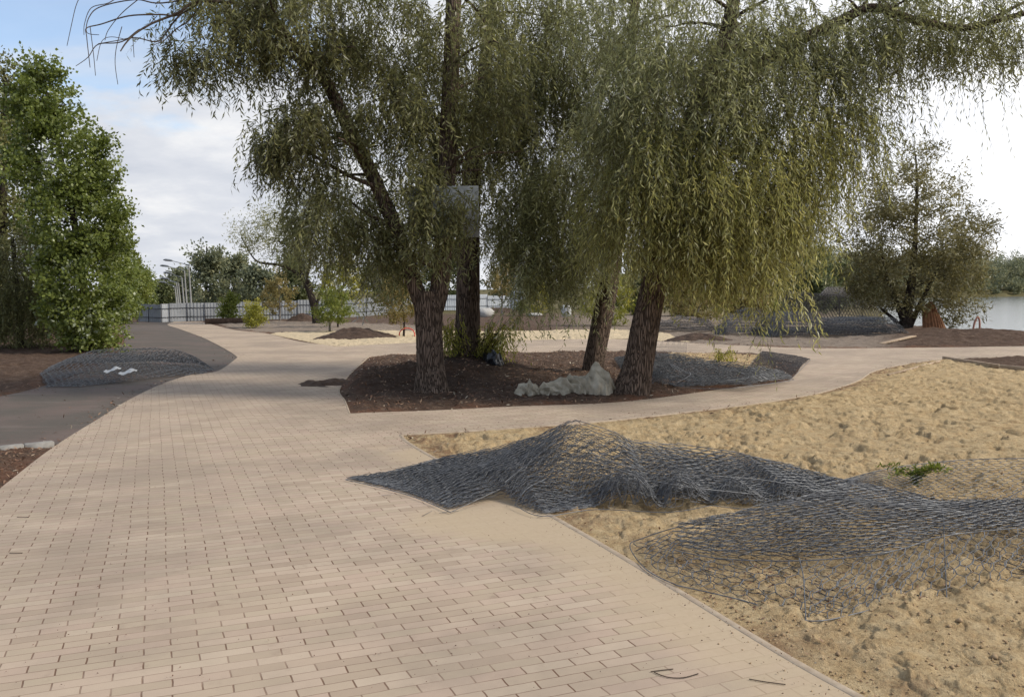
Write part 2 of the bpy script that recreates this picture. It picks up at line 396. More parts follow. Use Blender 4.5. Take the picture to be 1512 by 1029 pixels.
MAT['green'] = mat_leaf('fresh_green_leaves', [(0.0, (0.086, 0.109, 0.021)), (0.5, (0.172, 0.201, 0.039)), (1.0, (0.322, 0.333, 0.098))], 0.4, 0.45)
MAT['brownleaf'] = mat_leaf('browning_leaves', [(0.0, (0.127, 0.103, 0.038)), (0.5, (0.253, 0.209, 0.076)), (1.0, (0.405, 0.316, 0.139))], 0.38, 0.5)
MAT['shoreleaf'] = mat_leaf('shore_tree_leaves', [(0.0, (0.085, 0.075, 0.030)), (0.5, (0.185, 0.162, 0.068)), (0.9, (0.33, 0.295, 0.15)), (1.0, (0.48, 0.44, 0.28))], 0.42, 0.38)
MAT['litter'] = mat_leaf('fallen_leaves', [(0.0, (0.07, 0.036, 0.022)), (0.5, (0.19, 0.100, 0.060)), (0.85, (0.32, 0.21, 0.13)), (1.0, (0.52, 0.45, 0.34))], 0.1, 0.7)

# ------------------------------------------------------------------ sun and sky
SUN_AZ, SUN_EL = math.radians(106), math.radians(41)       # azimuth from +Y towards +X
sdir = Vector((math.sin(SUN_AZ) * math.cos(SUN_EL), math.cos(SUN_AZ) * math.cos(SUN_EL), math.sin(SUN_EL)))
sl = bpy.data.lights.new('sun', 'SUN'); sl.energy = 2.6; sl.angle = math.radians(13); sl.color = (1.0, 0.93, 0.81)
so = bpy.data.objects.new('sun', sl); COL.objects.link(so); so.rotation_euler = sdir.to_track_quat('Z', 'Y').to_euler(); so.location = (10, 10, 30)
w = bpy.data.worlds.new('World'); scene.world = w; w.use_nodes = True
nt = w.node_tree; nt.nodes.clear()
wout = nt.nodes.new('ShaderNodeOutputWorld'); bg = nt.nodes.new('ShaderNodeBackground')
sky = nt.nodes.new('ShaderNodeTexSky'); sky.sky_type = 'NISHITA'; sky.sun_disc = False
sky.sun_elevation = SUN_EL; sky.sun_rotation = SUN_AZ; sky.dust_density = 0.9; sky.ozone_density = 2.0; sky.air_density = 1.0
tc = nt.nodes.new('ShaderNodeTexCoord').outputs['Generated']
sx = nt.nodes.new('ShaderNodeSeparateXYZ'); lk(nt, tc, sx.inputs[0])
zz = mathn(nt, 'MAXIMUM', sx.outputs[2], 0.0)
den = mathn(nt, 'ADD', zz, 0.22)
cx = nt.nodes.new('ShaderNodeCombineXYZ')
lk(nt, mathn(nt, 'DIVIDE', sx.outputs[0], den), cx.inputs[0]); lk(nt, mathn(nt, 'DIVIDE', sx.outputs[1], den), cx.inputs[1])
dt = nt.nodes.new('ShaderNodeVectorMath'); dt.operation = 'DOT_PRODUCT'; lk(nt, tc, dt.inputs[0]); dt.inputs[1].default_value = (0.535, 0.79, 0.30)   # the bright bank of cloud over the lake
sdot = mathn(nt, 'MAXIMUM', dt.outputs['Value'], 0.0)
c1 = noise(nt, mapping(nt, cx.outputs[0], loc=(3.1, 1.7, 0.4)), 1.15, 7, 0.56)
c2 = noise(nt, mapping(nt, cx.outputs[0], rot=(0, 0, 0.35), scale=(0.5, 2.6, 1), loc=(1.2, 0.3, 0)), 1.6, 5, 0.5)
low = mapr(nt, zz, 0.03, 0.20, 0.20, 0.0)
cov = mathn(nt, 'ADD', mathn(nt, 'ADD', c1, low), mathn(nt, 'MULTIPLY', mathn(nt, 'POWER', sdot, 2.0), 0.40))
fac = mapr(nt, cov, 0.53, 0.68)
fac = mathn(nt, 'MAXIMUM', fac, mapr(nt, c2, 0.38, 0.70, 0.20, 0.66))
cl = ramp(nt, noise(nt, mapping(nt, cx.outputs[0], loc=(0.6, 0.2, 0)), 2.6, 6, 0.6), [(0.25, (0.47, 0.50, 0.565)), (0.5, (0.58, 0.60, 0.645)), (0.72, (0.74, 0.74, 0.745))])
glow = mathn(nt, 'MULTIPLY', mathn(nt, 'POWER', sdot, 9.0), 0.42)
cl = mixc(nt, 1.0, cl, mixc(nt, 1.0, mixc(nt, mathn(nt, 'MINIMUM', glow, 1.0), (0.0, 0.0, 0.0), (1.0, 0.97, 0.93)), (0.9, 0.9, 0.9), 'MULTIPLY'), 'ADD')
skc = mixc(nt, 1.0, sky.outputs[0], (0.15, 0.15, 0.15), 'MULTIPLY')
lk(nt, mixc(nt, fac, skc, cl), bg.inputs['Color']); bg.inputs['Strength'].default_value = 1.0
lk(nt, bg.outputs[0], wout.inputs['Surface'])
scene.view_settings.view_transform = 'Standard'; scene.view_settings.look = 'None'
scene.view_settings.exposure = 0.36; scene.view_settings.gamma = 1.0
scene.cycles.max_bounces = 8; scene.cycles.transparent_max_bounces = 8
scene.cycles.diffuse_bounces = 6

# ------------------------------------------------------------------ plan of the place (polygons measured on the ground)
def poly(pts, n=5):
    return catmull(np.array([at(x, y)[:2] for x, y in pts]), n)
def corner_poly(segs, n=5):
    """segments smoothed one by one, so that real corners stay sharp"""
    out = []
    for s in segs:
        out.append(poly(s, n)[:-1])
    return np.concatenate(out)
path_outer = corner_poly([
    [(-700, 1250), (-250, 930), (-60, 768), (0, 722), (80, 660), (150, 616), (190, 591), (240, 567), (285, 553), (322, 548), (351, 528)],
    [(351, 528), (335, 517), (300, 499), (265, 486), (247, 479.5), (258, 475)],
    [(258, 475), (297, 475)],
    [(297, 475), (345, 487), (391, 492), (440, 504), (500, 512)],
    [(500, 512), (620, 506), (760, 503), (900, 501), (1060, 509), (1200, 514.5), (1330, 514), (1450, 512.5), (1600, 510)],
    [(1600, 510), (1600, 523)],
    [(1600, 523), (1512, 526), (1390, 531), (1330, 539), (1290, 548), (1268, 561), (1235, 573), (1190, 584), (1100, 598), (1000, 610), (900, 621), (800, 629), (700, 636), (592, 642)],
    [(592, 642), (600, 652), (640, 676), (700, 704), (760, 733), (840, 777), (940, 836), (1040, 897), (1170, 976), (1300, 1048), (1700, 1270)],
    [(1700, 1270), (1200, 1600)], [(1200, 1600), (0, 1600)], [(0, 1600), (-700, 1250)],
])
island = corner_poly([
    [(516, 611), (509, 592), (501, 575), (520, 549), (545, 527)],
    [(545, 527), (640, 522), (760, 521), (900, 519), (960, 519), (1040, 522), (1110, 521)],
    [(1110, 521), (1185, 538)],
    [(1185, 538), (1172, 558), (1150, 565), (1100, 571), (1040, 579), (960, 590), (880, 597), (760, 601), (640, 607), (516, 611)],
])
asphalt = corner_poly([
    [(-500, 712), (-150, 678), (0, 663), (84, 656)], [(84, 656), (300, 600), (420, 540)], [(420, 540), (300, 484), (270, 474)],
    [(270, 474), (192, 476)],
    [(192, 476), (178, 484), (184, 500), (172, 522), (130, 547), (60, 571), (0, 585), (-150, 612), (-500, 640)], [(-500, 640), (-500, 712)],
])
far_lot = corner_poly([[(320, 476), (345, 486), (391, 491), (470, 492), (620, 494)], [(620, 494), (640, 482)], [(640, 482), (520, 477), (320, 472)], [(320, 472), (320, 476)]])
def inside(P, poly_):
    x, y = P[:, 0], P[:, 1]; c = np.zeros(len(P), bool); n = len(poly_)
    for i in range(n):
        x1, y1 = poly_[i]; x2, y2 = poly_[(i + 1) % n]
        if y1 == y2: continue
        c ^= ((y1 > y) != (y2 > y)) & (x < (x2 - x1) * (y - y1) / (y2 - y1) + x1)
    return c
def dist_edge(P, poly_, closed=True):
    d = np.full(len(P), 1e9); n = len(poly_)
    for i in range(n if closed else n - 1):
        a = poly_[i]; b = poly_[(i + 1) % n]; ab = b - a; l2 = ab @ ab
        if l2 < 1e-12: continue
        t = np.clip(((P - a) @ ab) / l2, 0, 1)
        d = np.minimum(d, ((P - a - t[:, None] * ab) ** 2).sum(1))
    return np.sqrt(d)
def sdist(P, poly_):
    d = dist_edge(P, poly_); return np.where(inside(P, poly_), -d, d)

WATER_Z = -1.55
lake_edge = np.array([(140, -40), (60, 8), (30, 25), (20.3, 32.5), (18.6, 36), (19.2, 42), (17.5, 50), (20.5, 60), (28, 72), (39, 95), (60, 150), (88, 240), (108, 300), (135, 338), (185, 368), (250, 402), (340, 480), (600, 700), (1500, 1000), (1500, -40)], float)
lake_edge = np.concatenate((catmull(lake_edge[:-2], 4), lake_edge[-2:]))
NEAR_SAND = corner_poly([
    [(592, 642), (600, 652), (640, 676), (700, 704), (760, 733), (840, 777), (940, 836), (1040, 897), (1170, 976), (1300, 1048), (1700, 1270)],
    [(1700, 1270), (3400, 1000)], [(3400, 1000), (2600, 640)], [(2600, 640), (1800, 565), (1512, 549), (1395, 531)],
    [(1395, 531), (1330, 539), (1290, 548), (1268, 561), (1235, 573), (1190, 584), (1100, 598), (1000, 610), (900, 621), (800, 629), (700, 636), (592, 642)]])
MID_SAND = corner_poly([[(398, 493), (470, 508), (520, 512), (620, 506), (900, 501), (1020, 506)], [(1020, 506), (960, 489), (860, 487), (740, 490), (600, 489), (480, 490), (398, 493)]])
ISLE_SAND = corner_poly([[(985, 521), (1060, 523), (1125, 526)], [(1125, 526), (1140, 548), (1060, 541), (985, 535)], [(985, 535), (985, 521)]])

MOUNDS = []      # (x, y, radius x, radius y, height)
def mound(px, py, rx, ry, h): p = at(px, py); MOUNDS.append((p[0], p[1], rx, ry, h))
mound(640, 562, 1.5, 1.6, 0.26); mound(700, 548, 1.1, 2.0, 0.30); mound(560, 568, 0.8, 1.2, 0.12); mound(690, 528, 1.0, 1.2, 0.15)
mound(940, 572, 1.4, 1.6, 0.10); mound(870, 555, 1.0, 1.4, 0.08)
mound(-30, 545, 3.0, 2.2, 0.16); mound(110, 515, 2.6, 2.5, 0.14); mound(20, 505, 4.0, 3.0, 0.12)
mound(1420, 500, 3.0, 3.0, 0.22); mound(1480, 503, 1.4, 1.6, 0.16); mound(1375, 492, 1.5, 2, 0.15)

def relief(x, y):
    z = np.zeros_like(x)
    for (mx, my, rx, ry, h) in MOUNDS:
        q = ((x - mx) / rx) ** 2 + ((y - my) / ry) ** 2
        z = z + h * np.exp(-q * 1.2)
    return z
def ground_data(P):
    x, y = P[:, 0], P[:, 1]; r = np.hypot(x, y)
    dp = sdist(P, path_outer); di = sdist(P, island); da = sdist(P, asphalt)
    dhard = np.minimum(np.maximum(dp, -di), da)          # negative on the hard surfaces
    ns = sdist(P, NEAR_SAND); ms = sdist(P, MID_SAND); iss = sdist(P, ISLE_SAND)
    lk_ = sdist(P, lake_edge)
    sandm = np.maximum.reduce([sstep(0.15, -0.15, ns), sstep(0.25, -0.25, ms), sstep(0.1, -0.2, iss)])
    mid = sstep(0.25, -0.25, ms)
    # trodden sand: overlapping lumps and footprints; soil: clods
    fp = fbm(x * 4.2, y * 4.2, 11, 4); lump = np.abs(fbm(x * 6.5 + 3, y * 6.5, 23, 3) - 0.5)
    wide = fbm(x * 0.8, y * 0.8, 5, 3) - 0.5
    wx = x + (fbm(x * 5, y * 5, 61, 2) - .5) * .22; wy = y + (fbm(x * 5 + 7, y * 5, 62, 2) - .5) * .22
    n1 = vn(wx * 2.6 + 9, wy * 2.6, 41); n2 = vn(wx * 5.2 + 2, wy * 5.2, 43); n3 = vn(wx * 10.5 + 4, wy * 10.5, 44); n4 = vn(wx * 19 + 4, wy * 19, 45)
    pits = sstep(0.55, 0.60, n1) * 0.022 + sstep(0.54, 0.60, n2) * 0.019 + sstep(0.52, 0.58, n3) * 0.017
    crumb = sstep(0.45, 0.75, n4) * sstep(0.40, 0.65, vn(x * 1.3, y * 1.3, 48)) * 0.024
    pits = pits * (0.50 + 0.50 * sstep(4.5, 9, r)); crumb = crumb * (0.6 + .4 * sstep(4.5, 9, r))
    zs = (fp - 0.5) * 0.045 - pits + crumb - lump * 0.02 + wide * 0.09 + 0.036
    zc = (fbm(x * 3.0, y * 3.0, 31, 5) - 0.5) * 0.11 + 0.02 + np.abs(fbm(x * 9, y * 9, 33, 3) - .5) * .07
    zsoil = zc + relief(x, y)
    z = zs * sandm + zsoil * (1 - sandm)
    far = sstep(40, 120, r)
    z = z * (1 - far) + far * (fbm(x * 0.03, y * 0.03, 3, 3) - 0.5) * 0.8
    # the ground meets the setts level, dives under them
    edge = sstep(0.0, 0.35, dhard)
    z = np.where(dhard < 0, -0.05, -0.004 + (z + 0.004) * edge)
    z = np.where(dhard < -0.02, -0.06, z)
    # lake basin
    bank = sstep(0.6, -2.4, lk_ + (fbm(x * 0.5, y * 0.5, 8, 3) - 0.5) * 1.6)
    z = z * (1 - bank) + bank * (-2.6)
    # rise of the land beyond the lake and inland
    beyond = sstep(0, 60, lk_) * sstep(180, 420, r)
    z = z + beyond * 5.0 * fbm(x * 0.006, y * 0.006, 2, 3)
    sand_shade = np.clip(sstep(0.50, 0.80, fbm(x * 1.3 + 30, y * 1.3, 71, 4)) * 0.28, 0, 1) * sandm  # mask of the dark sand patches, shade put in as colour
    grey = sstep(0.3, -0.3, sdist(P, far_lot)) * 0.8
    gx = sstep(26, 32, r) * (1 - sstep(-0.5, -0.0, x / np.maximum(y, 1) * 1.0)) 
    grey = np.maximum(grey, 0.75 * sstep(24, 27, r) * sstep(0.02, 0.12, x / np.maximum(y, 1)) * (1 - sstep(0.40, 0.46, x / np.maximum(y, 1))))
    grass = sstep(60, 85, r)
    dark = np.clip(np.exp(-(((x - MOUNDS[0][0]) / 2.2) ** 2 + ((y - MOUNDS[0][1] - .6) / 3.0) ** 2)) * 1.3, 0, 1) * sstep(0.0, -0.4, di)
    n = fbm(x * 1.7, y * 1.7, 77, 3)
    rim = sstep(0.6, 0.05, np.abs(dhard)) * sstep(0.35, 0.65, n) * 0.9 * np.where(ms < 0.3, 0.0, 1.0)
    back = sstep(0.5, 0.0, -ns) * 0
    rim = np.where((ns < 0) & (dp < 0.55) & (y < 8.5), rim * 0.75, rim)
    return z, dict(sand=sandm, sand_shade=sand_shade, pale=mid * 0.85, grey=grey, grass=grass, dark=dark, rim=rim)

def gz(x, y):
    return float(ground_data(np.array([[x, y]], float))[0][0])
def atg(px, py):
    z = 0.0
    for _ in range(6):
        p = at(px, py, z); z = 0.5 * z + 0.5 * gz(p[0], p[1])
    return at(px, py, z)
def ang_grid():
    a = [np.linspace(-180, -42, 40, endpoint=False), np.linspace(-42, -33, 30, endpoint=False), np.linspace(-33, 33, 820, endpoint=False), np.linspace(33, 42, 30, endpoint=False), np.linspace(42, 180, 40)]
    return np.radians(np.concatenate(a))
A = ang_grid()
Rr = np.concatenate((np.linspace(0.4, 3.0, 14, endpoint=False), 3.0 * np.exp(np.linspace(0, math.log(45 / 3.0), 860, endpoint=False)), 45 * np.exp(np.linspace(0, math.log(3000 / 45), 110))))
AA, RR = np.meshgrid(A, Rr, indexing='ij')
GX = (np.sin(AA) * RR).ravel(); GY = (np.cos(AA) * RR).ravel()
zG, at_g = ground_data(np.stack((GX, GY), 1))
na, nr = AA.shape
i, j = np.meshgrid(np.arange(na - 1), np.arange(nr - 1), indexing='ij')
FG = np.stack((i * nr + j, (i + 1) * nr + j, (i + 1) * nr + j + 1, i * nr + j + 1), -1).reshape(-1, 4)[:, ::-1]
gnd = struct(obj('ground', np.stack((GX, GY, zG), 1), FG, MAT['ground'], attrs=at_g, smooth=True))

# water
wa = np.linspace(-math.radians(20), math.radians(110), 60); wr = np.array([15, 30, 45, 70, 120, 200, 350, 600, 1000, 1800, 3000.])
WA, WR = np.meshgrid(wa, wr, indexing='ij'); i, j = np.meshgrid(np.arange(59), np.arange(len(wr) - 1), indexing='ij'); k = len(wr)
struct(obj('water', np.stack((np.sin(WA) * WR, np.cos(WA) * WR, np.full_like(WA, WATER_Z)), -1).reshape(-1, 3),
           np.stack((i * k + j, (i + 1) * k + j, (i + 1) * k + j + 1, i * k + j + 1), -1).reshape(-1, 4)[:, ::-1], MAT['water']))

def flat_surface(name, loops, z, mat, attr_fn=None, cell=None, drop=0.05):
    """a level sheet with straight cut edges and a skirt; inner points carry attributes"""
    pts = [Vector(p) for lp in loops for p in lp]; edges = []; k0 = 0
    for lp in loops:
        edges += [(k0 + q, k0 + (q + 1) % len(lp)) for q in range(len(lp))]; k0 += len(lp)
    if cell is not None: pts += [Vector(p) for p in cell]
    co, ed, fa, *_ = delaunay_2d_cdt(pts, edges, [], 0, 1e-5)
    co = np.array([(c.x, c.y) for c in co]); fa = np.array([f for f in fa if len(f) == 3])
    cen = co[fa].mean(1); ok = inside(cen, loops[0])
    for h in loops[1:]: ok &= ~inside(cen, h)
    fa = fa[ok]
    a, b, c = co[fa[:, 0]], co[fa[:, 1]], co[fa[:, 2]]
    s = (b[:, 0] - a[:, 0]) * (c[:, 1] - a[:, 1]) - (b[:, 1] - a[:, 1]) * (c[:, 0] - a[:, 0])
    fa[s < 0] = fa[s < 0][:, ::-1]
    V = np.concatenate((co, np.full((len(co), 1), z)), 1)
    ats = attr_fn(co) if attr_fn else None
    o = obj(name, V, fa, mat, attrs=ats)
    return struct(o)
gp = []
for rr_ in 2.6 * np.exp(np.linspace(0, math.log(12), 60)):
    for aa_ in np.radians(np.linspace(-34, 34, 70)):
        gp.append((math.sin(aa_) * rr_ + random.uniform(-.01, .01), math.cos(aa_) * rr_ + random.uniform(-.01, .01)))
gp = np.array(gp); gp = gp[(sdist(gp, path_outer) < -0.05) & (sdist(gp, island) > 0.05)]
def spill(co):
    ns = np.abs(sdist(co, NEAR_SAND)); nr_ = sstep(1.1, 0.0, ns) * np.where(co[:, 1] < 9.5, 1.0, 0.30)
    c0 = at(760, 770)[:2]; d = np.hypot((co[:, 0] - c0[0]) / 1.3, (co[:, 1] - c0[1]) / 0.9)
    s = np.maximum(nr_ * 0.72, sstep(1.25, 0.1, d) * 0.95)
    farl = sstep(13, 22, co[:, 1]) * 0.35
    c1 = at(478, 566)[:2]; d1 = np.hypot((co[:, 0] - c1[0]) / 0.75, (co[:, 1] - c1[1]) / 0.75)
    return dict(spill=np.maximum(s, farl), soil=sstep(1.1, 0.1, d1) * 0.95)
flat_surface('asphalt_path', [asphalt], 0.0, MAT['asphalt'])
flat_surface('paved_path', [path_outer, island], 0.008, MAT['pavers'], spill, gp)

# concrete edging strips along the setts
def strip(name, pts, wd, z, mat, ht=0.05):
    P = np.asarray(pts); T = np.gradient(P, axis=0); T /= np.linalg.norm(T, axis=1)[:, None]
    Nn = np.stack((-T[:, 1], T[:, 0]), 1)
    rows = [(-wd / 2, z - ht), (-wd / 2, z - 0.004), (-wd / 2 + 0.006, z), (wd / 2 - 0.006, z), (wd / 2, z - 0.004), (wd / 2, z - ht)]
    V = np.concatenate([np.concatenate((P + Nn * o_, np.full((len(P), 1), zz_)), 1)[:, None] for o_, zz_ in rows], 1).reshape(-1, 3)
    n = len(rows); i, j = np.meshgrid(np.arange(len(P) - 1), np.arange(n - 1), indexing='ij')
    Fc = np.stack((i * n + j, i * n + j + 1, (i + 1) * n + j + 1, (i + 1) * n + j), -1).reshape(-1, 4)
    return struct(obj(name, V, Fc, mat))
strip('path_edging', poly([(1600, 523.5), (1512, 526.5), (1390, 531.5), (1330, 539.5), (1290, 548.5), (1268, 561.5), (1235, 573.5), (1190, 584.5), (1100, 598.5), (1000, 610.5), (900, 621.5), (800, 629.5), (700, 636.5), (592, 642.5)], 6), 0.045, 0.014, MAT['edging'])
strip('path_edging', poly([(592, 643), (600, 652.5), (640, 676.5), (700, 704.5), (760, 733.5), (840, 777.5), (940, 836.5), (1040, 897.5), (1170, 976.5), (1300, 1048.5), (1700, 1271)], 6), 0.05, 0.011, MAT['edging'])
strip('path_edging', island, 0.03, 0.011, MAT['edging'])

# kerb stones at the end of the asphalt (left)
kp = poly([(-260, 697), (-150, 683), (0, 667.5), (80, 659)], 8)
L = np.concatenate(([0], np.cumsum(np.linalg.norm(np.diff(kp, axis=0), axis=1))))
s = L[-1]; kn = 0
while kn < 4:
    e0, e1 = s - 0.295, s - 0.006
    pts = np.array([[np.interp(q, L, kp[:, 0]), np.interp(q, L, kp[:, 1])] for q in (e0, e1)])
    d = pts[1] - pts[0]; ln = np.linalg.norm(d); d /= ln; c = pts.mean(0)
    ax = np.array([[d[0], d[1], 0], [-d[1], d[0], 0], [0, 0, 1]])
    o = MB().box((c[0], c[1], 0.0), ln, 0.09, 0.13 + 0.004 * (kn % 2), ax, 0.008).build('kerb_stone', MAT['kerb'], origin=(c[0], c[1], 0))
    lab = ['pale kerb stone touching the paved path at the end of the asphalt', 'pale kerb stone second from the paved path',
           'pale kerb stone third from the paved path', 'pale kerb stone farthest from the paved path, cut off at the left'][kn]
    tag(o, lab, 'kerb stone', 'kerb stones along the asphalt edge')
    s -= 0.30; kn += 1

# ------------------------------------------------------------------ leaves and trees
def leaves_np(P, D, L, W, tint, rng, flat=0.0):
    n = len(P); D = D / (np.linalg.norm(D, axis=1)[:, None] + 1e-9)
    r = rng.normal(size=(n, 3)); r[:, 2] += flat * 0
    S = np.cross(D, r); S /= np.linalg.norm(S, axis=1)[:, None] + 1e-9
    L = np.broadcast_to(L, (n,))[:, None]; W = np.broadcast_to(W, (n,))[:, None]
    nrm = np.cross(S, D)
    V = np.stack((P, P + D * L * 0.42 + S * W * 0.5 , P + D * L - nrm * L * 0.10, P + D * L * 0.42 - S * W * 0.5), 1)
    base = np.arange(n)[:, None] * 4
    return V.reshape(-1, 3), base + np.arange(4)[None], np.repeat(tint, 4)
DENS = 0.86
class Crown:
    def __init__(s, seed): s.P = []; s.D = []; s.L = []; s.W = []; s.T = []; s.tw = MB(); s.rng = np.random.default_rng(seed)
    def strands(s, starts, outward, length, spacing, L, W, tint, droop=1.0, spread=0.5, twig_r=0.0022, lean=0.35):
        """hanging shoots: each starts outward and bends down; narrow leaves along it"""
        rng = s.rng; n = len(starts)
        for k in range(n):
            ln = length[k]; m = max(3, int(ln / spacing))
            t = np.linspace(0, 1, m)
            o = outward[k]
            sway = rng.normal(size=2) * 0.16 * ln
            p = starts[k] + np.outer(t * ln * 0.62 * (1 - 0.5 * t), o) + np.stack((sway[0] * t ** 2, sway[1] * t ** 2, -droop * ln * (0.10 * t + 0.78 * t ** 1.7)), 1)
            tg = np.gradient(p, axis=0); tg /= np.linalg.norm(tg, axis=1)[:, None] + 1e-9
            # two or three leaves a node
            lat = rng.normal(size=(m, 3)); lat -= tg * (lat * tg).sum(1)[:, None]; lat /= np.linalg.norm(lat, axis=1)[:, None] + 1e-9
            d = tg * (1 - spread * 0.4) + lat * spread * rng.uniform(0.4, 1.7, (m, 1)); d[:, 2] -= 0.22
            keep = rng.random(m) < 0.92
            s.P.append(p[keep]); s.D.append(d[keep]); q = keep.sum()
            s.L.append(rng.uniform(0.65, 1.15, q) * L); s.W.append(rng.uniform(0.8, 1.2, q) * W)
            s.T.append(np.clip(tint[k] + rng.normal(size=q) * 0.17, 0, 1))
            if twig_r > 0:
                E = np.stack((p[:-1:2], p[2::2] if m % 2 else np.concatenate((p[2::2], p[-1:]))), 1) if m > 4 else np.stack((p[:-1], p[1:]), 1)
                V, Fc = segs_np(E, np.linspace(twig_r, twig_r * 0.5, len(E)), 3); s.tw.add(V, Fc)
    def bunch_cloud(s, c, rad, n, tint, length=(0.5, 1.1), L=0.12, W=0.020, per=(6, 11), spacing=0.043, tvar=0.13, shell=0.35, zmin=None, spread=0.8, droop=0.9, tight=1.0):
        """bunches of hanging shoots filling an ellipsoid (c, rad in metres)"""
        rng = s.rng; c = np.asarray(c, float); rad = np.asarray(rad, float)
        for _ in range(max(3, int(n * DENS))):
            u = rng.normal(size=3); u /= np.linalg.norm(u); u *= rng.uniform(shell, 1) ** 0.5
            b = c + u * rad
            q = rng.integers(*per)
            st = b + rng.normal(size=(q, 3)) * np.array((0.17, 0.17, 0.12)) * tight
            od = np.array((u[0], u[1], 0.0)) * 0.7 + rng.normal(size=(q, 3)) * np.array((0.6, 0.6, 0.25))
            ln = rng.uniform(*length, size=q)
            if zmin is not None: ln = np.minimum(ln, np.maximum(0.2, (st[:, 2] - zmin) / 0.93))
            tb = tint + rng.normal() * tvar
            s.strands(st, od, ln, spacing, L, W, np.full(q, tb), droop, spread)
    def puff_cloud(s, c, rad, n, tint, puff=0.35, per=60, L=0.07, W=0.05, tvar=0.15, shell=0.3, upw=0.4, flatten=0.7):
        """leaf clumps filling an ellipsoid: broad-leaved crowns"""
        rng = s.rng; c = np.asarray(c, float); rad = np.asarray(rad, float)
        for _ in range(n):
            u = rng.normal(size=3); u /= np.linalg.norm(u); u *= rng.uniform(shell, 1) ** 0.5
            b = c + u * rad; pf = puff * rng.uniform(0.6, 1.35)
            # a leafy shoot through the clump
            ax = u * np.array((1, 1, 0.5)) + np.array((0, 0, upw)) + rng.normal(size=3) * 0.45; ax /= np.linalg.norm(ax) + 1e-9
            t = rng.uniform(-1, 1, per); q = b + np.outer(t, ax) * pf * 1.2 + rng.normal(size=(per, 3)) * pf * 0.36 * np.array((1, 1, flatten))
            d = rng.normal(size=(per, 3)) + ax * 0.5
            s.P.append(q); s.D.append(d); s.L.append(rng.uniform(0.7, 1.25, per) * L); s.W.append(rng.uniform(0.7, 1.2, per) * W)
            s.T.append(np.clip(tint + rng.normal() * tvar + rng.normal(size=per) * 0.15, 0, 1))
    def count(s): return sum(len(p) for p in s.P)
    def build(s, mat, parent, name='crown', twigs=True):
        V, Fc, T = leaves_np(np.concatenate(s.P), np.concatenate(s.D), np.concatenate(s.L), np.concatenate(s.W), np.concatenate(s.T), s.rng)
        nl = len(Fc)
        if s.tw.n:
            tv = np.concatenate(s.tw.V); Fc = np.concatenate((Fc, np.concatenate(s.tw.F) + len(V))); V = np.concatenate((V, tv)); T = np.concatenate((T, np.zeros(len(tv))))
        o = obj(name, V, Fc, mat, parent, dict(tint=T))
        if len(Fc) > nl:
            o.data.materials.append(MAT['twig']); mi = np.zeros(len(Fc), np.int32); mi[nl:] = 1
            if len(o.data.polygons) == len(Fc): o.data.polygons.foreach_set('material_index', mi)
        return o
def limb(pts, rad, Y, sides=12, n=6, bark=0.0, seed=1):
    """pts: (px, py[, Y]) along the limb, rad: width in photo pixels"""
    P = []; R = []
    for k, q in enumerate(pts):
        yy = q[2] if len(q) > 2 else Y
        P.append(atd(q[0], q[1], yy)); R.append(rad[k] * 0.5 * mpp(yy))
    P = catmull(P, n); R = np.interp(np.linspace(0, len(pts) - 1, len(P)), np.arange(len(pts)), R)
    return tube_np(P, R, sides, bark, seed), P, R
def px_cloud(px, py, rx, ry, Y, ryd):
    """centre and radii in metres of a clump measured at distance Y"""
    return atd(px, py, Y), (rx * mpp(Y), ryd, ry * mpp(Y))
def add_sub(mb, P, R, n, lo, hi, ln, rng, upb=0.3, sides=5, frac=0.35):
    """side branches growing from a limb"""
    ends = []
    for _ in range(n):
        t = rng.uniform(lo, hi); k = int(t * (len(P) - 1)); d = rng.normal(size=3); d[2] = abs(d[2]) * 0.3 + upb; d /= np.linalg.norm(d)
        l = ln * rng.uniform(0.5, 1.2); q = np.linspace(0, 1, 7)[:, None]
        pts = P[k] + q * d * l + (q ** 2) * np.array((0, 0, -0.22 * l)) + np.cumsum(rng.normal(size=(7, 3)) * 0.03 * l, 0) * q
        r0_ = min(R[k] * frac, 0.035); V, Fc = tube_np(pts, np.linspace(r0_, r0_ * 0.25, 7), sides); mb.add(V, Fc); ends.append(pts[-1])
    return ends

# ---- willow with a forked trunk (left of the four)
YA = 14.6
A_ = thing('willow_tree', 'willow with a trunk forked low into two stems, one arching out over the path', 'tree', atd(636, 585, YA), 'willows growing on the soil island')
(v, f), P, R = limb([(637, 590), (637, 575), (636, 540), (634, 495), (633, 455), (634, 430)], [66, 49, 39, 37, 40, 34], YA, 40, 14, 0.10, 2)
obj('trunk', v, f, MAT['bark'], A_, smooth=True)
rngA = np.random.default_rng(3)
(v, f), P1, R1 = limb([(631, 470), (619, 440), (604, 395), (585, 340), (560, 282), (533, 225), (503, 165), (478, 115, 14.4), (440, 72, 14.2), (395, 25, 14), (340, -35, 13.8), (300, -60, 13.6)], [23, 23, 23, 22, 20, 19, 18, 16, 13, 11, 9, 6], YA, 24, 10, 0.10, 4)
sub = MB().add(v, f); add_sub(sub, P1, R1, 16, 0.35, 0.95, 1.2, rngA)
(v, f), _, _ = limb([(482, 120), (455, 100), (420, 76), (397, 68), (370, 80)], [11, 9, 7, 6, 4], YA - .2, 10); sub.add(v, f)
(v, f), _, _ = limb([(555, 275), (520, 262), (480, 240), (440, 215)], [8, 6, 5, 3], YA - .2, 8); sub.add(v, f)
(v, f), _, _ = limb([(590, 355), (570, 330), (545, 318), (520, 300)], [8, 7, 5, 3], YA - .1, 8); sub.add(v, f)
sub.build('limb', MAT['bark'], A_, smooth=True)
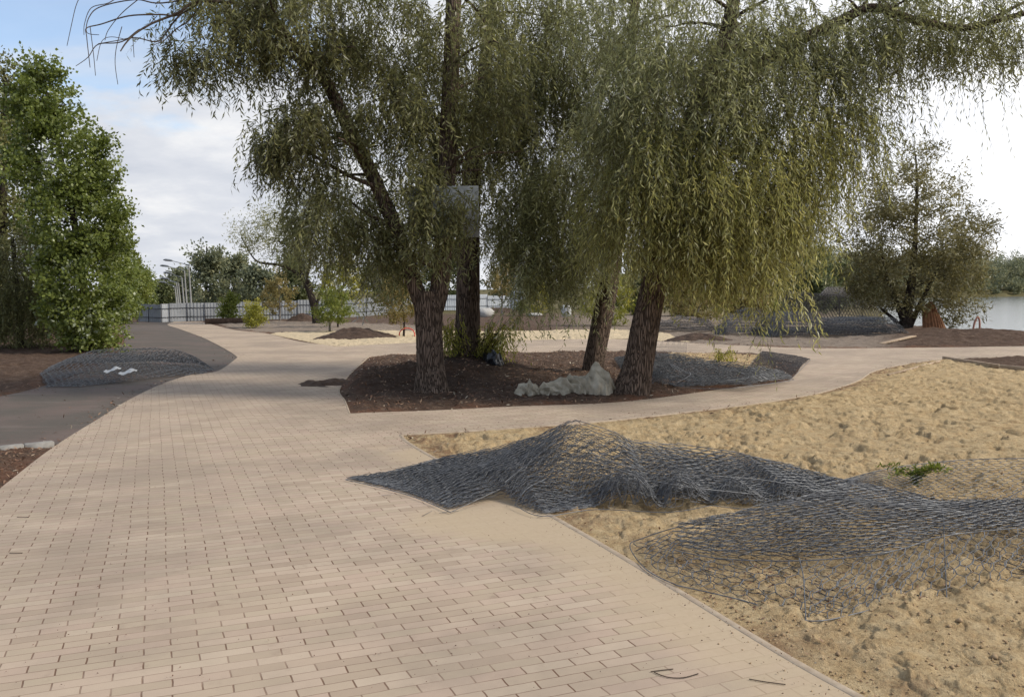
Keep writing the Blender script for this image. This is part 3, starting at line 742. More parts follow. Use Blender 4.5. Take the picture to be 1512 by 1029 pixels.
(v, f), P2, R2 = limb([(637, 472), (648, 430), (654, 380), (656, 320), (659, 260), (662, 190), (666, 100), (670, 0), (676, -120), (690, -230)], [26, 28, 27, 26, 26, 25, 24, 22, 16, 8], YA + .05, 24, 10, 0.10, 5)
sub = MB().add(v, f); add_sub(sub, P2, R2, 16, 0.4, 1.0, 1.4, rngA)
(v, f), _, _ = limb([(645, 395), (620, 385), (607, 372), (590, 365)], [8, 6, 5, 3], YA - .1, 8); sub.add(v, f)
sub.build('limb', MAT['bark'], A_, smooth=True)
# the bare spray of twigs reaching left over the path
sp = MB()
for pts, w0 in (([(345, 5), (292, 3), (262, 20), (225, 35), (200, 50), (186, 64), (178, 76)], 5), ([(300, 0), (265, 22), (235, 22), (190, 24), (150, 36), (128, 42), (128, 55), (133, 100)], 3),
                ([(262, 21), (215, 40), (180, 62), (145, 66), (130, 85), (112, 98)], 2.5), ([(330, -10), (240, 5), (200, 0), (150, 10), (132, 25), (128, 48), (146, 52)], 2.5),
                ([(270, 18), (255, 35), (243, 52), (230, 62), (200, 56), (175, 60), (145, 65)], 3), ([(180, 40), (172, 70), (170, 95), (174, 125)], 1.2), ([(133, 40), (138, 80), (141, 112)], 1.2),
                ([(245, 50), (250, 62), (253, 68)], 2), ([(300, 2), (280, 30), (262, 42), (245, 58), (238, 62), (225, 68)], 2.5), ([(120, -8), (112, 10), (105, 40), (99, 68)], 1.2), ([(196, 52), (197, 70), (198, 85)], 1), ([(190, 60), (165, 55), (150, 62), (143, 90)], 1),
                ([(210, -5), (180, 20), (160, 45), (155, 60)], 1.5), ([(175, -5), (160, 5), (135, 12), (125, 35), (124, 52)], 1.5), ([(232, 24), (215, 42), (205, 44), (190, 56)], 1.2)):
    (v, f), _, _ = limb([(x, y, 13.6 - 0.15 * k) for k, (x, y) in enumerate(pts)], np.linspace(w0, max(0.9, w0 * 0.35), len(pts)), 13.6, 5, 6); sp.add(v, f)
sp.build('bare_branch', MAT['twig'], A_, smooth=True)
cr = Crown(11)
for (px, py, rx, ry, Y, dd, n, t, ln) in (
        (330, 40, 85, 75, 13.9, 0.7, 62, 0.34, (0.4, 0.95)), (270, 75, 28, 30, 13.9, 0.4, 10, 0.30, (0.4, 0.7)), (430, 20, 90, 80, 14.3, 1.0, 70, 0.34, (0.5, 1.0)), (370, -70, 170, 60, 14, 1.3, 22, 0.35, (0.5, 1.0)),
        (440, 205, 65, 55, 14.3, 0.7, 62, 0.30, (0.4, 0.85)), (400, 215, 28, 30, 14.2, 0.4, 16, 0.28, (0.4, 0.7)), (520, 120, 70, 80, 14.5, 0.9, 56, 0.34, (0.5, 1.0)), (560, 30, 90, 70, 14.8, 1.2, 50, 0.36, (0.5, 1.0)),
        (490, 305, 72, 52, 14.8, 0.9, 50, 0.42, (0.5, 1.1)), (545, 360, 48, 44, 14.9, 0.8, 34, 0.45, (0.5, 1.1)), (610, 190, 70, 90, 14.3, 0.9, 60, 0.33, (0.5, 1.0)), (630, 310, 60, 50, 14.6, 0.6, 30, 0.42, (0.4, 0.9)),
        (645, 305, 55, 32, 13.95, 0.3, 22, 0.36, (0.35, 0.7)), (625, 352, 45, 22, 13.9, 0.4, 14, 0.44, (0.4, 0.75)), (700, 90, 70, 90, 14.6, 1.1, 58, 0.34, (0.5, 1.0)), (650, -90, 190, 80, 14.8, 1.6, 28, 0.35, (0.6, 1.1))):
    c, r_ = px_cloud(px, py, rx, ry, Y, dd); cr.bunch_cloud(c, r_, max(3, int(n * .74)), t, ln, 0.125, 0.025, (9, 15), 0.042, .16, tight=.8)
nA = cr.count(); cr.build(MAT['willowdark'], A_)

# ---- straight willow behind it
YB = 18.4
B_ = thing('willow_tree', 'willow with a straight thick trunk rising from the soil mound beside a black bag', 'tree', atd(690, 535, YB), 'willows growing on the soil island')
(v, f), P, R = limb([(689, 545), (689, 525), (690, 490), (691, 440), (692, 380), (693, 320), (698, 250), (708, 170), (718, 80), (726, 0), (740, -120), (750, -200)], [50, 40, 36, 34, 33, 31, 26, 20, 17, 15, 11, 6], YB, 36, 12, 0.10, 7)
sub = MB().add(v, f); add_sub(sub, P, R, 18, 0.45, 0.95, 1.5, np.random.default_rng(5)); sub.build('trunk', MAT['bark'], B_, smooth=True)
cr = Crown(12)
for (px, py, rx, ry, Y, dd, n, t, ln) in (
        (750, 60, 90, 90, 18, 1.4, 76, 0.33, (0.6, 1.2)), (690, 200, 80, 90, 18.2, 1.2, 70, 0.33, (0.6, 1.2)), (765, 230, 64, 85, 18, 1.2, 74, 0.35, (0.6, 1.2)), (782, 330, 58, 62, 18, 1.0, 56, 0.42, (0.6, 1.3)),
        (805, 130, 74, 84, 18.5, 1.3, 70, 0.33, (0.6, 1.2)), (720, -90, 170, 80, 18.4, 1.8, 24, 0.35, (0.6, 1.2))):
    c, r_ = px_cloud(px, py, rx, ry, Y, dd); cr.bunch_cloud(c, r_, int(n * .75), t, ln, 0.13, 0.026, (9, 14), 0.045, .15, tight=.9)
nB = cr.count(); cr.build(MAT['willowdark'], B_)

# ---- slender leaning willow
YC = 17.6
C_ = thing('willow_tree', 'slender willow leaning right, its trunk rising behind the crumpled sacking', 'tree', atd(873, 556, YC), 'willows growing on the soil island')
(v, f), P, R = limb([(871, 566), (874, 550), (881, 510), (891, 460), (901, 410), (909, 350), (914, 280), (920, 190), (930, 90), (938, 0), (945, -110)], [38, 32, 30, 29, 27, 25, 22, 19, 15, 12, 6], YC, 30, 12, 0.10, 8)
sub = MB().add(v, f); add_sub(sub, P, R, 18, 0.4, 0.95, 1.5, np.random.default_rng(6)); sub.build('trunk', MAT['bark'], C_, smooth=True)
cr = Crown(13)
for (px, py, rx, ry, Y, dd, n, t, ln) in (
        (850, 60, 90, 90, 17.6, 1.3, 76, 0.36, (0.6, 1.2)), (830, 300, 62, 72, 17.2, 1.0, 66, 0.42, (0.7, 1.4)), (815, 390, 40, 35, 17, 0.7, 24, 0.45, (0.8, 1.6)), (860, 220, 84, 84, 17.3, 1.2, 70, 0.38, (0.6, 1.3)),
        (900, 370, 40, 40, 16.6, 0.6, 20, 0.44, (0.5, 1.1)), (960, 60, 80, 90, 17.8, 1.4, 46, 0.36, (0.6, 1.2)), (900, -90, 150, 70, 17.6, 1.6, 18, 0.36, (0.6, 1.2))):
    c, r_ = px_cloud(px, py, rx, ry, Y, dd); cr.bunch_cloud(c, r_, int(n * .8), t, ln, 0.13, 0.025, (8, 13), 0.045, .15, tight=.9)
nC = cr.count(); cr.build(MAT['willow'], C_)

# ---- weeping willow in front (right)
YD = 14.1
D_ = thing('willow_tree', 'weeping willow with a thick leaning trunk and the densest curtain of yellowing shoots', 'tree', atd(932, 588, YD), 'willows growing on the soil island')
(v, f), P, R = limb([(929, 598), (932, 580), (942, 540), (951, 490), (961, 440), (972, 390), (984, 330), (999, 260), (1019, 190), (1045, 125), (1070, 60), (1085, -10), (1100, -110), (1110, -190)], [74, 53, 43, 41, 39, 37, 35, 32, 29, 26, 22, 18, 12, 6], YD, 40, 12, 0.10, 9)
trD = MB().add(v, f); PD, RD = P, R
sub = MB()
(v, f), P3, R3 = limb([(1040, 160), (1070, 128), (1112, 100, 14.0), (1180, 61, 13.9), (1241, 31, 13.8), (1289, 12, 13.7), (1350, 30, 13.6), (1418, 42, 13.5), (1469, 32, 13.4), (1530, 20, 13.3), (1610, 40, 13.2)], [20, 19, 17, 15, 14, 12, 11, 10, 8, 7, 4], YD, 14, 10, 0.08, 10); sub.add(v, f)
add_sub(sub, P3, R3, 16, 0.2, 1.0, 0.9, np.random.default_rng(8))
(v, f), _, _ = limb([(1455, 35), (1490, 15), (1530, -5)], [6, 5, 3], 13.4, 8); sub.add(v, f)
sub.build('limb', MAT['bark'], D_, smooth=True)
sub = trD; add_sub(sub, PD, RD, 22, 0.4, 0.95, 1.5, np.random.default_rng(9))
(v, f), P4, R4 = limb([(985, 330), (960, 290), (930, 250), (900, 220)], [14, 11, 8, 5], YD - .3, 10); sub.add(v, f)
(v, f), P5, R5 = limb([(1000, 270), (1050, 240), (1110, 220), (1170, 230)], [14, 12, 9, 5], YD - .2, 10); sub.add(v, f)
sub.build('trunk', MAT['bark'], D_, smooth=True)
cr = Crown(14); cy = Crown(15)
for (px, py, rx, ry, Y, dd, n, t, ln) in (
        (1000, 130, 120, 80, 13.6, 1.2, 100, 0.42, (0.6, 1.3)), (930, 200, 70, 80, 13.5, 0.9, 52, 0.42, (0.6, 1.2)), (1130, 90, 100, 70, 13.8, 1.1, 70, 0.38, (0.6, 1.2)), (1010, 20, 170, 70, 14, 1.6, 80, 0.38, (0.6, 1.2)),
        (1240, 50, 70, 45, 13.8, 0.8, 44, 0.36, (0.5, 1.2)), (1255, 130, 42, 75, 13.8, 0.7, 36, 0.38, (0.6, 1.3)), (1340, 40, 60, 35, 13.6, 0.6, 30, 0.36, (0.4, 1.0)), (1430, 50, 70, 30, 13.4, 0.6, 26, 0.36, (0.35, 0.9)), (1400, -10, 120, 40, 13.5, 0.8, 40, 0.36, (0.4, 0.9)),
        (1510, 40, 50, 35, 13.3, 0.6, 18, 0.36, (0.4, 0.9)), (1200, -60, 200, 60, 14, 1.6, 22, 0.36, (0.6, 1.2)), (1600, 30, 60, 50, 13.2, 0.7, 16, 0.36, (0.4, 0.9)), (1050, -140, 150, 60, 14.2, 1.6, 14, 0.36, (0.6, 1.2))):
    c, r_ = px_cloud(px, py, rx, ry, Y, dd); cr.bunch_cloud(c, r_, n, t, ln, tvar=0.12)
for (px, py, rx, ry, Y, dd, n, t, ln) in (
        (1000, 250, 110, 70, 13.5, 1.1, 84, 0.42, (0.7, 1.4)), (1095, 240, 92, 80, 13.6, 1.1, 84, 0.44, (0.7, 1.5)), (1170, 300, 34, 55, 13.6, 0.8, 38, 0.52, (0.7, 1.2)), (1070, 330, 76, 50, 13.7, 1.0, 54, 0.46, (0.7, 1.15)),
        (1020, 350, 60, 35, 13.4, 0.6, 26, 0.46, (0.5, 1.0)), (1115, 380, 12, 30, 13.5, 0.25, 10, 0.48, (0.9, 1.45)), (1065, 370, 14, 25, 13.5, 0.3, 8, 0.48, (0.7, 1.1)), (1180, 190, 70, 60, 13.7, 0.9, 46, 0.42, (0.7, 1.4)), (960, 330, 30, 40, 13.6, 0.5, 14, 0.42, (0.5, 0.9)),
        (905, 290, 40, 50, 13.7, 0.6, 22, 0.40, (0.6, 1.3))):
    c, r_ = px_cloud(px, py, rx, ry, Y, dd); cy.bunch_cloud(c, r_, n, t, ln, tvar=0.12, spread=0.62, droop=1.0)
# long thin shoots hanging below the outstretched limb
rg = cr.rng
for (x0, x1, y0, y1, n) in ((1290, 1380, 60, 100, 26), (1380, 1512, 55, 90, 26), (1225, 1300, 170, 240, 30), (1120, 1135, 400, 430, 6)):
    st = np.array([atd(rg.uniform(x0, x1), rg.uniform(y0, y1), rg.uniform(13.2, 14.0)) for _ in range(n)])
    cr.strands(st, rg.normal(size=(n, 3)) * np.array((.25, .25, .1)), rg.uniform(0.7, 1.9, n), 0.075, 0.10, 0.014, np.full(n, 0.34), 1.0, 0.4, 0.0028)
nD = cr.count() + cy.count(); cr.build(MAT['willow'], D_); cy.build(MAT['willowy'], D_, 'hanging_foliage')
print('LEAVES', nA, nB, nC, nD)

# ---- board fixed between the stems
b0 = atd(655, 313, YA - 0.28)
bd = thing('sign_board', 'weathered grey rectangular board fixed high between two willow stems', 'board', b0)
wB, hB = 103 * mpp(YA - .28), 75 * mpp(YA - .28)
MB().box(b0, wB, 0.018, hB, None, 0.003).build('panel', MAT['board'], bd)
MB().box(b0 + np.array((-0.02, -0.014, -0.16)), 0.30, 0.008, hB * 0.52, None, 0.002).build('patch', MAT['boardteal'], bd)
fr = MB()
for sx_, w_, h_ in ((0, wB, 0.035),):
    for s_ in (-1, 1): fr.box(b0 + np.array((0, 0.0295, s_ * hB * 0.38)), wB * 0.96, 0.04, 0.05, None, 0.004)
fr.box(b0 + np.array((0.02, 0.07, 0)), 0.07, 0.04, hB * 1.15, None, 0.004)
fr.build('batten', MAT['plank'], bd)

# ---- broad-leaved trees
def broad_tree(name, label, cat, base, Y, trunk, tw, clouds, mat, bark='bark2', group=None, seed=1, L=0.08, W=0.055, puff=0.35, per=60, subn=10, subl=1.0, bunch=False, upw=0.4, z=None, extra=None):
    root = thing(name, label, cat, atd(base[0], base[1], Y), group)
    (v, f), P, R = limb(trunk, tw, Y, 12, 6, 0.06, seed)
    mb = MB().add(v, f)
    rng = np.random.default_rng(seed)
    add_sub(mb, P, R, subn, 0.35, 1.0, subl, rng, 0.5)
    for pts, ww in (extra or []):
        (v, f), _, _ = limb(pts, ww, Y, 8, 6, 0.0, seed); mb.add(v, f)
    mb.build('trunk', MAT[bark], root, smooth=True)
    c_ = Crown(seed + 100)
    for (px, py, rx, ry, dd, n, t) in clouds:
        c, r_ = px_cloud(px, py, rx, ry, Y, dd)
        if bunch: c_.bunch_cloud(c, r_, n, t, bunch, L, W, (6, 10), L * 0.5)
        else: c_.puff_cloud(c, r_, n, t, puff, per, L, W, upw=upw)
    c_.build(MAT[mat], root)
    return root
# poplars on the left
broad_tree('poplar_tree', 'tall dense green poplar leafy down to the ground beside the flattened netting', 'tree', (130, 524), 25.5,
    [(132, 526), (128, 470), (118, 380), (100, 280), (80, 190), (62, 110)], [14, 12, 10, 8, 6, 3],
    [(62, 150, 40, 62, 0.9, 80, .45), (85, 240, 66, 80, 1.5, 160, .48), (112, 330, 72, 80, 1.6, 180, .5), (120, 420, 62, 75, 1.3, 165, .52), (132, 478, 47, 44, 0.9, 110, .62), (150, 215, 14, 14, .3, 7, .4), (166, 268, 22, 12, .3, 10, .42), (172, 320, 22, 12, .3, 10, .42), (60, 115, 18, 22, .5, 16, .5), (160, 350, 30, 25, .5, 16, .5)],
    'poplar', seed=21, L=0.105, W=0.085, puff=0.30, per=60, subn=24, subl=1.3, group='trees along the left of the asphalt')
broad_tree('poplar_tree', 'grey green poplar cut by the left edge, behind the leafy green poplar', 'tree', (10, 500), 30,
    [(5, 506), (5, 400), (5, 250), (8, 110)], [14, 12, 9, 4], [(10, 150, 42, 60, 1.2, 60, .40), (0, 250, 60, 90, 1.8, 100, .42), (-10, 370, 80, 90, 2, 110, .40), (-60, 230, 50, 120, 2, 60, .4)],
    'poplarg', seed=22, L=0.12, W=0.09, puff=0.36, per=60, subn=16, subl=1.4, group='trees along the left of the asphalt')
broad_tree('willow_bush', 'dull green bushy willow with drooping shoots on the bare soil at the left edge', 'bush', (30, 508), 27,
    [(30, 512), (30, 470), (24, 410), (18, 350)], [10, 9, 7, 4], [(25, 400, 66, 75, 1.3, 170, .40), (38, 452, 58, 48, 1.2, 130, .45), (-30, 420, 60, 80, 1.5, 80, .38)],
    'poplarg', seed=23, L=0.16, W=0.03, bunch=(0.6, 1.1), subn=12, group=None)
for k, (bx, by, Y, top, hw, lab) in enumerate(((172, 470, 40, 350, 18, 'poplar just beyond the big leafy poplar, filling the gap to the row'), (188, 462, 52, 378, 15, 'middle poplar of the receding row left of the asphalt'), (203, 458, 66, 382, 15, 'yellow green pointed poplar ending the row left of the asphalt'), (216, 456, 80, 398, 10, 'farthest low poplar of the row near the sheet metal fence'))):
    broad_tree('poplar_tree', lab, 'tree', (bx, by + 8), Y, [(bx, by + 8), (bx, (by + top) / 2), (bx - 1, top + 4)], [5, 4, 2],
        [(bx, by - 12, hw, 24, 1.0, 34, .5), (bx, (by + top) / 2, hw, (by - top) / 3, 1.1, 50, .52 + .04 * k), (bx - 1, top + 18, hw * .6, 20, .7, 24, .55)], 'poplar' if k != 2 else 'green', seed=30 + k, L=0.16, W=0.13, puff=0.42, per=50, subn=6, subl=1.2, group='trees along the left of the asphalt')

# leaning dark-trunked tree beyond the sand
broad_tree('willow_tree', 'grey willow with a dark leaning trunk forking low, standing beyond the sand', 'tree', (467, 476), 50,
    [(468, 478), (465, 458), (458, 432), (448, 405), (444, 385), (432, 366), (410, 356)], [13, 11, 10, 9, 7, 5, 2],
    [(400, 350, 55, 38, 2.0, 48, .50), (365, 345, 34, 22, 1.2, 18, .58), (430, 315, 60, 38, 2.0, 52, .50), (475, 345, 60, 55, 2.0, 66, .48), (440, 385, 40, 26, 1.6, 26, .44), (505, 290, 60, 60, 2, 44, .50), (525, 385, 40, 50, 1.6, 36, .5)],
    'willowdark', seed=41, L=0.19, W=0.045, puff=0.55, per=46, subn=12, subl=2.0,
    extra=[([(458, 430), (440, 405), (415, 392), (385, 388), (372, 378), (356, 350)], [6, 5, 4, 3, 2, 1]), ([(452, 412), (458, 380), (446, 350), (440, 320)], [5, 4, 3, 2]), ([(466, 455), (480, 400), (470, 365), (455, 340)], [4, 4, 3, 2])])
# young trees and shrubs beyond the path
def young(name, label, cat, base, trunkw, crown, mat, seed, n=40, L=0.10, W=0.06, bark='palebark', puff=0.22, per=50, tint=.5, group='young trees and shrubs beyond the path', bunch=False, Y=None):
    Y = Y or at(base[0], base[1])[1]
    x, y = base; x0, x1, y0, y1 = crown; cxx, cyy = (x0 + x1) / 2, (y0 + y1) / 2; rx, ry = (x1 - x0) / 2, (y1 - y0) / 2
    return broad_tree(name, label, cat, base, Y, [(x, y + 1), (x + .5, (y + cyy) / 2), (cxx, cyy), (cxx, y0 + ry * .5)], [trunkw, trunkw * .8, trunkw * .6, trunkw * .3],
        [(cxx, cyy + ry * .25, rx, ry * .7, rx * mpp(Y), n, tint), (cxx, cyy - ry * .45, rx * .65, ry * .5, rx * .6 * mpp(Y), n // 2, tint + .05)], mat, bark, group, seed, L, W, puff, per, 8, 0.5, bunch)
young('sapling', 'leafy green sapling in front of the sheet metal fence', 'young tree', (340, 477), 2.5, (325, 352, 432, 476), 'green', 51, 40, 0.12, 0.08)
young('shrub', 'low yellow green shrub with reddish tips in front of the fence', 'shrub', (378, 485), 2, (358, 393, 444, 486), 'yellow', 52, 46, 0.09, 0.05)
young('sapling', 'brownish olive young tree between the yellow shrub and the leaning willow', 'young tree', (413, 474), 3, (384, 440, 398, 466), 'brownleaf', 53, 46, 0.13, 0.07)
young('sapling', 'bright green sapling with a whitewashed stem beside the dark soil heap', 'young tree', (487, 491), 4, (464, 522, 425, 480), 'green', 54, 60, 0.10, 0.05)
young('sapling', 'yellow green taller sapling just behind the whitewashed one', 'young tree', (499, 484), 3, (470, 545, 375, 460), 'yellow', 55, 56, 0.12, 0.06, bark='bark2')
young('sapling', 'brown leaved sapling beside the red hose left of the forked willow', 'young tree', (596, 497), 3.5, (556, 622, 395, 480), 'brownleaf', 56, 70, 0.10, 0.05, bark='bark2', tint=.45)
young('sapling', 'thin sapling with straw coloured leaves in front of the white fence', 'young tree', (741, 466), 2, (718, 764, 385, 440), 'brownleaf', 57, 46, 0.13, 0.06, tint=.75)
young('shrub', 'yellow green shrub just left of the white sack', 'shrub', (795, 466), 2, (776, 814, 412, 464), 'yellow', 58, 46, 0.13, 0.07, tint=.55)
young('shrub', 'small dark green shrub below the white fence', 'shrub', (770, 465), 2, (762, 778, 444, 464), 'green', 59, 16, 0.12, 0.07, tint=.2)
young('shrub', 'large yellow green bush showing between the two right willow trunks', 'shrub', (905, 482), 3, (850, 955, 400, 482), 'yellow', 60, 80, 0.13, 0.05, tint=.35)
young('shrub', 'tan and green bush behind the weeping curtain left of the far netting', 'shrub', (1030, 478), 3, (985, 1090, 410, 474), 'brownleaf', 61, 70, 0.14, 0.06, tint=.45)
young('shrub', 'small bright green bush against the left of the far netting', 'shrub', (1147, 470), 2, (1136, 1160, 440, 470), 'green', 62, 24, 0.12, 0.08)
for k, (x, y, Y, lab) in enumerate(((1105, 466, 58, 'dull green shrub behind the far netting, left one of the low shore shrubs'), (1195, 462, 62, 'dark shrub showing just over the standing panels'), (1235, 458, 75, 'tall dark shrub between the standing panels and the lake'), (1262, 452, 92, 'dark bank shrub left of the shore tree, nearest the far water'), (1010, 466, 60, 'olive shrub behind the weeping trunk and the faint netting stack'), (940, 466, 66, 'dark shrub framed between the right willow trunks'))):
    young('shrub', lab, 'shrub', (x, y), 3, (x - 34, x + 34, 388 if k in (1, 2) else 405, y), 'wood' if k in (1, 2, 3, 5) else 'brownleaf', 160 + k, 64, 0.28, 0.17, puff=0.5, tint=.30 if k in (1, 2, 3) else .4, Y=Y, bark='bark2', group='shrubs along the near shore')
# shoots round the straight willow
def shoots(name, label, base, box, n, mat, seed, Y):
    root = thing(name, label, 'bush', atd(base[0], base[1], Y), 'willow shoots on the soil island')
    rng = np.random.default_rng(seed); st = MB(); c_ = Crown(seed)
    b = atd(base[0], base[1], Y); x0, x1, y0, y1 = box
    for k in range(n):
        e = atd(rng.uniform(x0, x1), rng.uniform(y0, (y0 + y1) / 2), Y + rng.uniform(-.5, .5))
        t = np.linspace(0, 1, 12)[:, None]; bb = b + rng.normal(size=3) * np.array((.12, .12, 0))
        p = bb + (e - bb) * t + np.array((0, 0, 1.0)) * (t * (1 - t)) * 0.35 + rng.normal(size=3) * .05 * t
        V, Fc = tube_np(p, np.linspace(.008, .003, 12), 4); st.add(V, Fc)
        m = int(rng.integers(4, 8))
        q = p[rng.integers(4, 12, m)] + rng.normal(size=(m, 3)) * .04
        c_.strands(q, rng.normal(size=(m, 3)) * .6, rng.uniform(.25, .7, m), .045, .10, .021, np.clip(rng.normal(.5, .2, m), 0, 1), 1.0, .6, .0015)
    st.build('stems', MAT['twig'], root); c_.build(MAT[mat], root, 'foliage')
shoots('willow_bush', 'light yellow green shoots arching beside the straight willow trunk', (712, 540), (716, 770, 468, 530), 40, 'yellow', 71, 18.2)
shoots('willow_bush', 'thin shoots hanging in the gap between forked and straight willow trunks', (672, 530), (650, 682, 468, 525), 20, 'yellow', 72, 18.0)
shoots('willow_bush', 'low sparse shoots behind the netting on the island', (1060, 535), (1030, 1090, 512, 534), 8, 'yellow', 73, 20.5)

# shore tree
broad_tree('shore_tree', 'round crowned olive tree standing alone at the water edge', 'tree', (1340, 488), 36,
    [(1336, 492), (1338, 470), (1343, 440), (1348, 400), (1352, 340), (1354, 270), (1352, 230)], [20, 17, 13, 9, 6, 4, 2],
    [(1350, 415, 102, 50, 2.4, 230, .45), (1350, 350, 110, 58, 2.6, 185, .48), (1345, 285, 84, 44, 1.9, 84, .52), (1352, 232, 34, 36, 0.9, 22, .55), (1290, 330, 40, 40, 1.0, 30, .48), (1420, 370, 44, 54, 1.2, 56, .52), (1400, 470, 22, 18, .6, 8, .35), (1425, 460, 22, 14, .5, 7, .35), (1270, 400, 30, 40, 1.0, 26, .40)],
    'shoreleaf', seed=81, L=0.17, W=0.05, puff=0.42, per=54, subn=26, subl=2.0,
    extra=[([(1338, 485), (1325, 450), (1310, 410), (1300, 360)], [10, 8, 5, 3]), ([(1342, 486), (1358, 450), (1378, 410), (1400, 360)], [9, 7, 5, 3]), ([(1335, 488), (1318, 470), (1300, 455)], [9, 6, 3])])

# tree belt behind the fence (left) : each tree its own
belt = [(240, 452, 95, (226, 256, 418, 455), .42, 'wood', 'small dark tree peeping over the fence left of the lamp posts'),
        (268, 450, 100, (252, 286, 398, 452), .44, 'farwood', 'dark narrow tree directly behind the row of lamp posts'),
        (305, 448, 90, (278, 340, 356, 450), .50, 'farwood', 'pale airy tall tree right of the lamp posts'),
        (345, 447, 95, (322, 372, 378, 448), .48, 'farwood', 'green tree behind the fence between the airy tree and leaning willow'),
        (385, 446, 90, (362, 410, 395, 448), .40, 'farwood', 'bushy tree behind the fence under the leaning willow limb'),
        (430, 446, 92, (405, 460, 380, 448), .38, 'wood', 'dark tree behind the fence below the leaning willow crown'),
        (560, 446, 90, (520, 610, 360, 448), .42, 'wood', 'broad tree seen through the hanging leaves left of the forked willow'),
        (660, 446, 95, (610, 705, 350, 448), .38, 'wood', 'broad dark tree seen behind the two left willow trunks'),
        (745, 445, 92, (700, 800, 355, 446), .42, 'farwood', 'broad tree rising over the white fence'),
        (850, 445, 95, (800, 905, 350, 446), .36, 'wood', 'dark tree seen between the right pair of willow trunks and the white fence'),
        (960, 444, 92, (900, 1020, 360, 446), .38, 'wood', 'broad tree seen behind the weeping willow trunk'),
        (1075, 443, 95, (1010, 1140, 370, 446), .38, 'wood', 'broad tree seen behind the weeping curtain'),
        (1180, 442, 110, (1130, 1225, 350, 444), .25, 'wood', 'dark bluish tree left of the shore tree, above the far netting')]
for k, (bx, by, Y, (x0, x1, y0, y1), t, mt, lab) in enumerate(belt):
    rx, ry = (x1 - x0) / 2, (y1 - y0) / 2; m = mpp(Y); cxx = (x0 + x1) / 2
    rng = np.random.default_rng(200 + k)
    cl_ = [(cxx + rng.uniform(-.3, .3) * rx, y1 - ry * .55, rx, ry * .6, rx * m * .8, int(20 + rx * 1.1), t)]
    for q in range(4):
        cl_.append((cxx + rng.uniform(-.55, .55) * rx, y0 + ry * rng.uniform(.3, .9), rx * rng.uniform(.35, .6), ry * rng.uniform(.25, .45), rx * m * .5, int(8 + rx * .35), t + rng.uniform(-.1, .15)))
    broad_tree('woodland_tree', lab, 'tree', (bx, by + 6), Y, [(bx, by + 8), (bx, (by + y0) / 2), (bx, y0 + 8)], [4, 3, 1.5], cl_, mt, 'bark2', 'tree belt behind the fences', 300 + k, 0.36, 0.20, 0.75, 40, 6, 2.0)

# wooded far shore
def far_shore():
    rng = np.random.default_rng(91); c_ = Crown(91)
    tr = MB()
    edge = lake_edge
    def line(t):   # along the far bank
        pts = np.array([(62, 165), (84, 235), (106, 300), (135, 341), (185, 371), (250, 405), (340, 484), (420, 560)], float)
        q = catmull(pts, 8); k = t * (len(q) - 1); i0 = min(int(k), len(q) - 2); return q[i0] + (q[i0 + 1] - q[i0]) * (k - i0)
    for k in range(520):
        t = rng.random(); p = line(t); off = rng.uniform(2, 46) ** 1.0
        x, y = p[0] - off * 0.45 + rng.normal() * 3, p[1] + off * 0.9
        g = -1.3 if off < 5 else max(0.2, gz(x, y))
        near = off < 14
        hgt = rng.uniform(3, 7) if near else rng.uniform(9, 20)
        wd = hgt * rng.uniform(.35, .6)
        c_.puff_cloud((x, y, g + hgt * .52), (wd, wd, hgt * .48), int(10 + hgt * 1.6), rng.uniform(.2, .7) if rng.random() < .8 else .95, hgt * .16, 26, 0.62 + 0.0008 * y, 0.5, shell=.2)
        if not near:
            V, Fc = tube_np(np.array([(x, y, g - .3), (x, y, g + hgt * .7)]), np.array([.2, .08]), 5); tr.add(V, Fc)
    V, Fc, T = leaves_np(np.concatenate(c_.P), np.concatenate(c_.D), np.concatenate(c_.L), np.concatenate(c_.W), np.concatenate(c_.T), c_.rng)
    o = obj('far_woods', V, Fc, MAT['farwood'], None, dict(tint=T))
    tag(o, 'low wooded far bank across the lake', 'woods', kind='stuff')
far_shore()

# ------------------------------------------------------------------ fences, posts
def corrugated(p0, p1, h, mat, name, parent, pitch=0.20, amp=0.035, z=0.0):
    p0 = np.asarray(p0, float); p1 = np.asarray(p1, float); d = p1 - p0; ln = np.linalg.norm(d[:2]); d = d / ln; nn = np.array((-d[1], d[0], 0))
    k = max(2, int(ln / pitch)); V = []; prof = [(0, 0), (.30, 0), (.42, 1), (.78, 1), (.9, 0)]
    xs = []
    for q in range(k):
        for (u, a) in prof: xs.append(((q + u) * pitch, a * amp))
    xs.append((k * pitch, 0))
    for (x, a) in xs:
        b = p0 + d * x * (ln / (k * pitch)) + nn * a
        V += [b + np.array((0, 0, 0.03)), b + np.array((0, 0, h))]
    m = len(xs); Fc = [(2 * q, 2 * q + 2, 2 * q + 3, 2 * q + 1) for q in range(m - 1)]
    return obj(name, np.array(V), np.array(Fc), mat, parent)
def fence(label, pts, hts, mat, post_every, name='metal_fence', bright=()):
    root = thing(name, label, 'fence', pts[0])
    for k in range(len(pts) - 1):
        a, b = np.asarray(pts[k]), np.asarray(pts[k + 1])
        corrugated(a, b, hts[k], MAT['shiny'] if k in bright else mat, 'sheet', root)
        d = (b - a); ln = np.linalg.norm(d[:2]); d = d / ln; nn = np.array((d[1], -d[0], 0)); ax = np.array([d, nn, (0, 0, 1)])
        for zf in (0.25, 0.72):
            MB().box((a + b) / 2 + nn * 0.022 + np.array((0, 0, hts[k] * zf + .03)), ln, 0.03, 0.035, ax, .003).build('rail', MAT['rail'], root)
        MB().box(a + nn * 0.062 + np.array((0, 0, hts[k] * .5)), 0.035, 0.035, hts[k] * 1.02, ax, .004).build('post', MAT['rail'], root)
    return root
